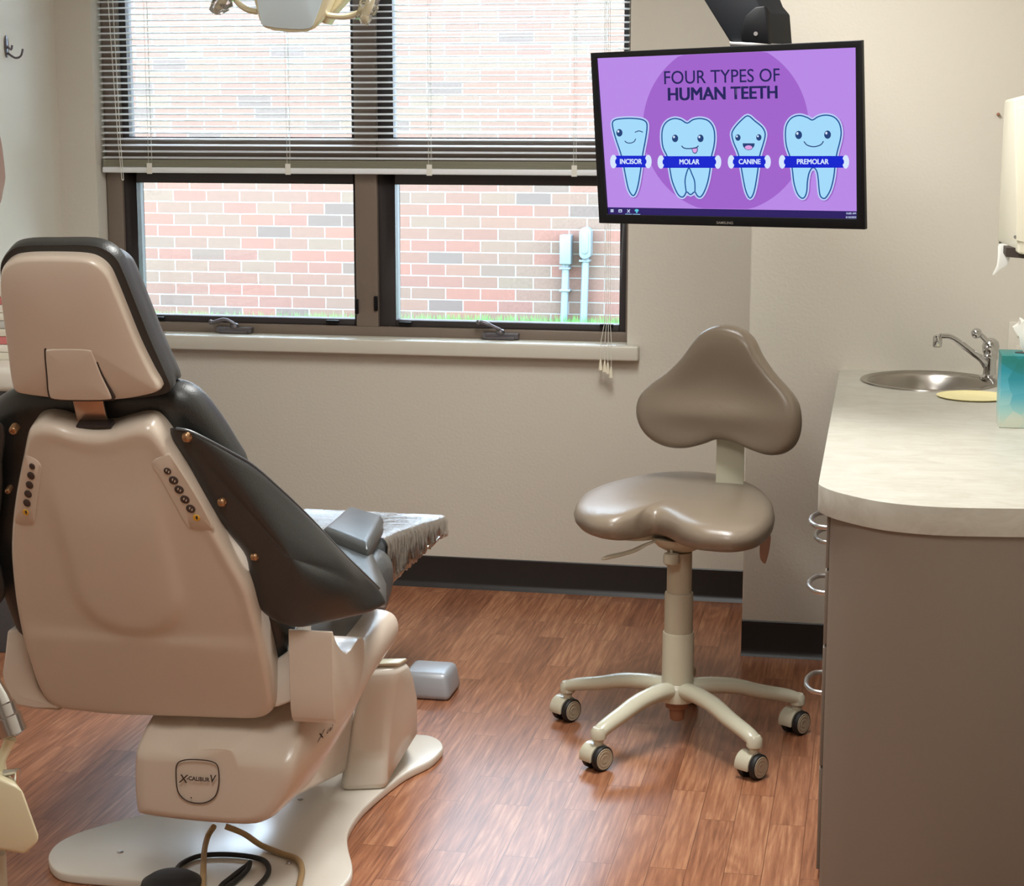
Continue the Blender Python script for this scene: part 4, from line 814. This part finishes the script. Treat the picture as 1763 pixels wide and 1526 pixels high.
# ================================================================ OPERATING LIGHT
YL = 3.6
ol = thing('dental_light', PY(500,50,YL), 'ivory dental operating light with two side handles at the top edge', 'lamp')
fo = [(426,-75),(436,0),(445,35),(452,48),(470,54),(500,57),(528,56),(541,50),(552,36),(572,-10),(592,-75)]
fr_ = [PY(x,y,YL) for x, y in fo]
hb = MB().prism(fr_, (0.01,.07,.03)).build('lamp_housing', M['ivory'], ol, bevel=.006)
m, t, p = nt('reflector_glass'); p.inputs['Base Color'].default_value = srgb(222,240,250); p.inputs['Metallic'].default_value = .25; p.inputs['Roughness'].default_value = .22
MB().prism([PY(x,y,YL-.001) for x, y in smooth([(436,-70),(443,0),(449,34),(456,45),(500,50),(534,49),(543,34),(556,0),(578,-70)],2)], (0,-.003,0)).build('lens', m, ol, bevel=.001)
for s, pts in ((1, [(556,24),(575,28),(600,28),(622,20),(636,10)]), (-1, [(443,20),(430,18),(415,10),(402,-4),(390,-12)])):
    MB().tube(smooth3([PY(x,y,YL+.03) for x, y in pts],4), .0075, 10, flat=.8).build('handle_arm', M['ivory'], ol)
h1 = [(641,-55),(641,-20),(637,5),(629,25),(627,40)]; h2 = [(392,-50),(390,-18),(384,0),(376,14),(374,22)]
for h_ in (h1, h2):
    q = smooth3([PY(x,y,YL+.02) for x, y in h_],4); MB().tube(q, [.009]*(len(q)-3)+[.0085,.007,.003], 12).build('handle', M['ivory'], ol)
    q2 = [p+V((random.uniform(-.004,.004),0,0)) for p in q[:-2]]
    MB().tube(q2+[q[-1]-V((0,0,.004))], [.019+random.uniform(-.004,.004) for _ in q2[:-1]]+[.013,.007], 12).build('handle_sleeve', M['film2'], ol)
MB().prism([PY(x,y,YL+.05) for x, y in ((552,38),(560,42),(572,20),(600,-10),(600,-60),(560,-60))], (0,.05,0)).build('yoke', M['ivory'], ol, bevel=.004)
top_ = PY(505,-75,YL+.06); MB().tube([top_, V((top_.x-.05,top_.y+.1,2.2)), V((top_.x-.05,top_.y+.1,ZC))], .018, 14).build('ceiling_pole', M['ivory'], ol)
# ================================================================ CEILING FIXTURES
for L_, lb in zip(LAMPS, ('nearer fluorescent ceiling panel over the room entrance', 'fluorescent ceiling panel above the dental chair and stool')):
    x, y = L_.location.x, L_.location.y
    cl = thing('ceiling_light', (x,y,ZC-.02), lb, 'ceiling light')
    MB().box(x-.31,x-.285,y-.61,y+.61,ZC-.02,ZC).box(x+.285,x+.31,y-.61,y+.61,ZC-.02,ZC).box(x-.285,x+.285,y-.61,y-.585,ZC-.02,ZC).box(x-.285,x+.285,y+.585,y+.61,ZC-.02,ZC).build('light_frame', M['ceil'], cl)
    MB().box(x-.285,x+.285,y-.585,y+.585,ZC-.012,ZC-.004).build('diffuser', emis('diffuser_glow',(255,246,228),1.5), cl)
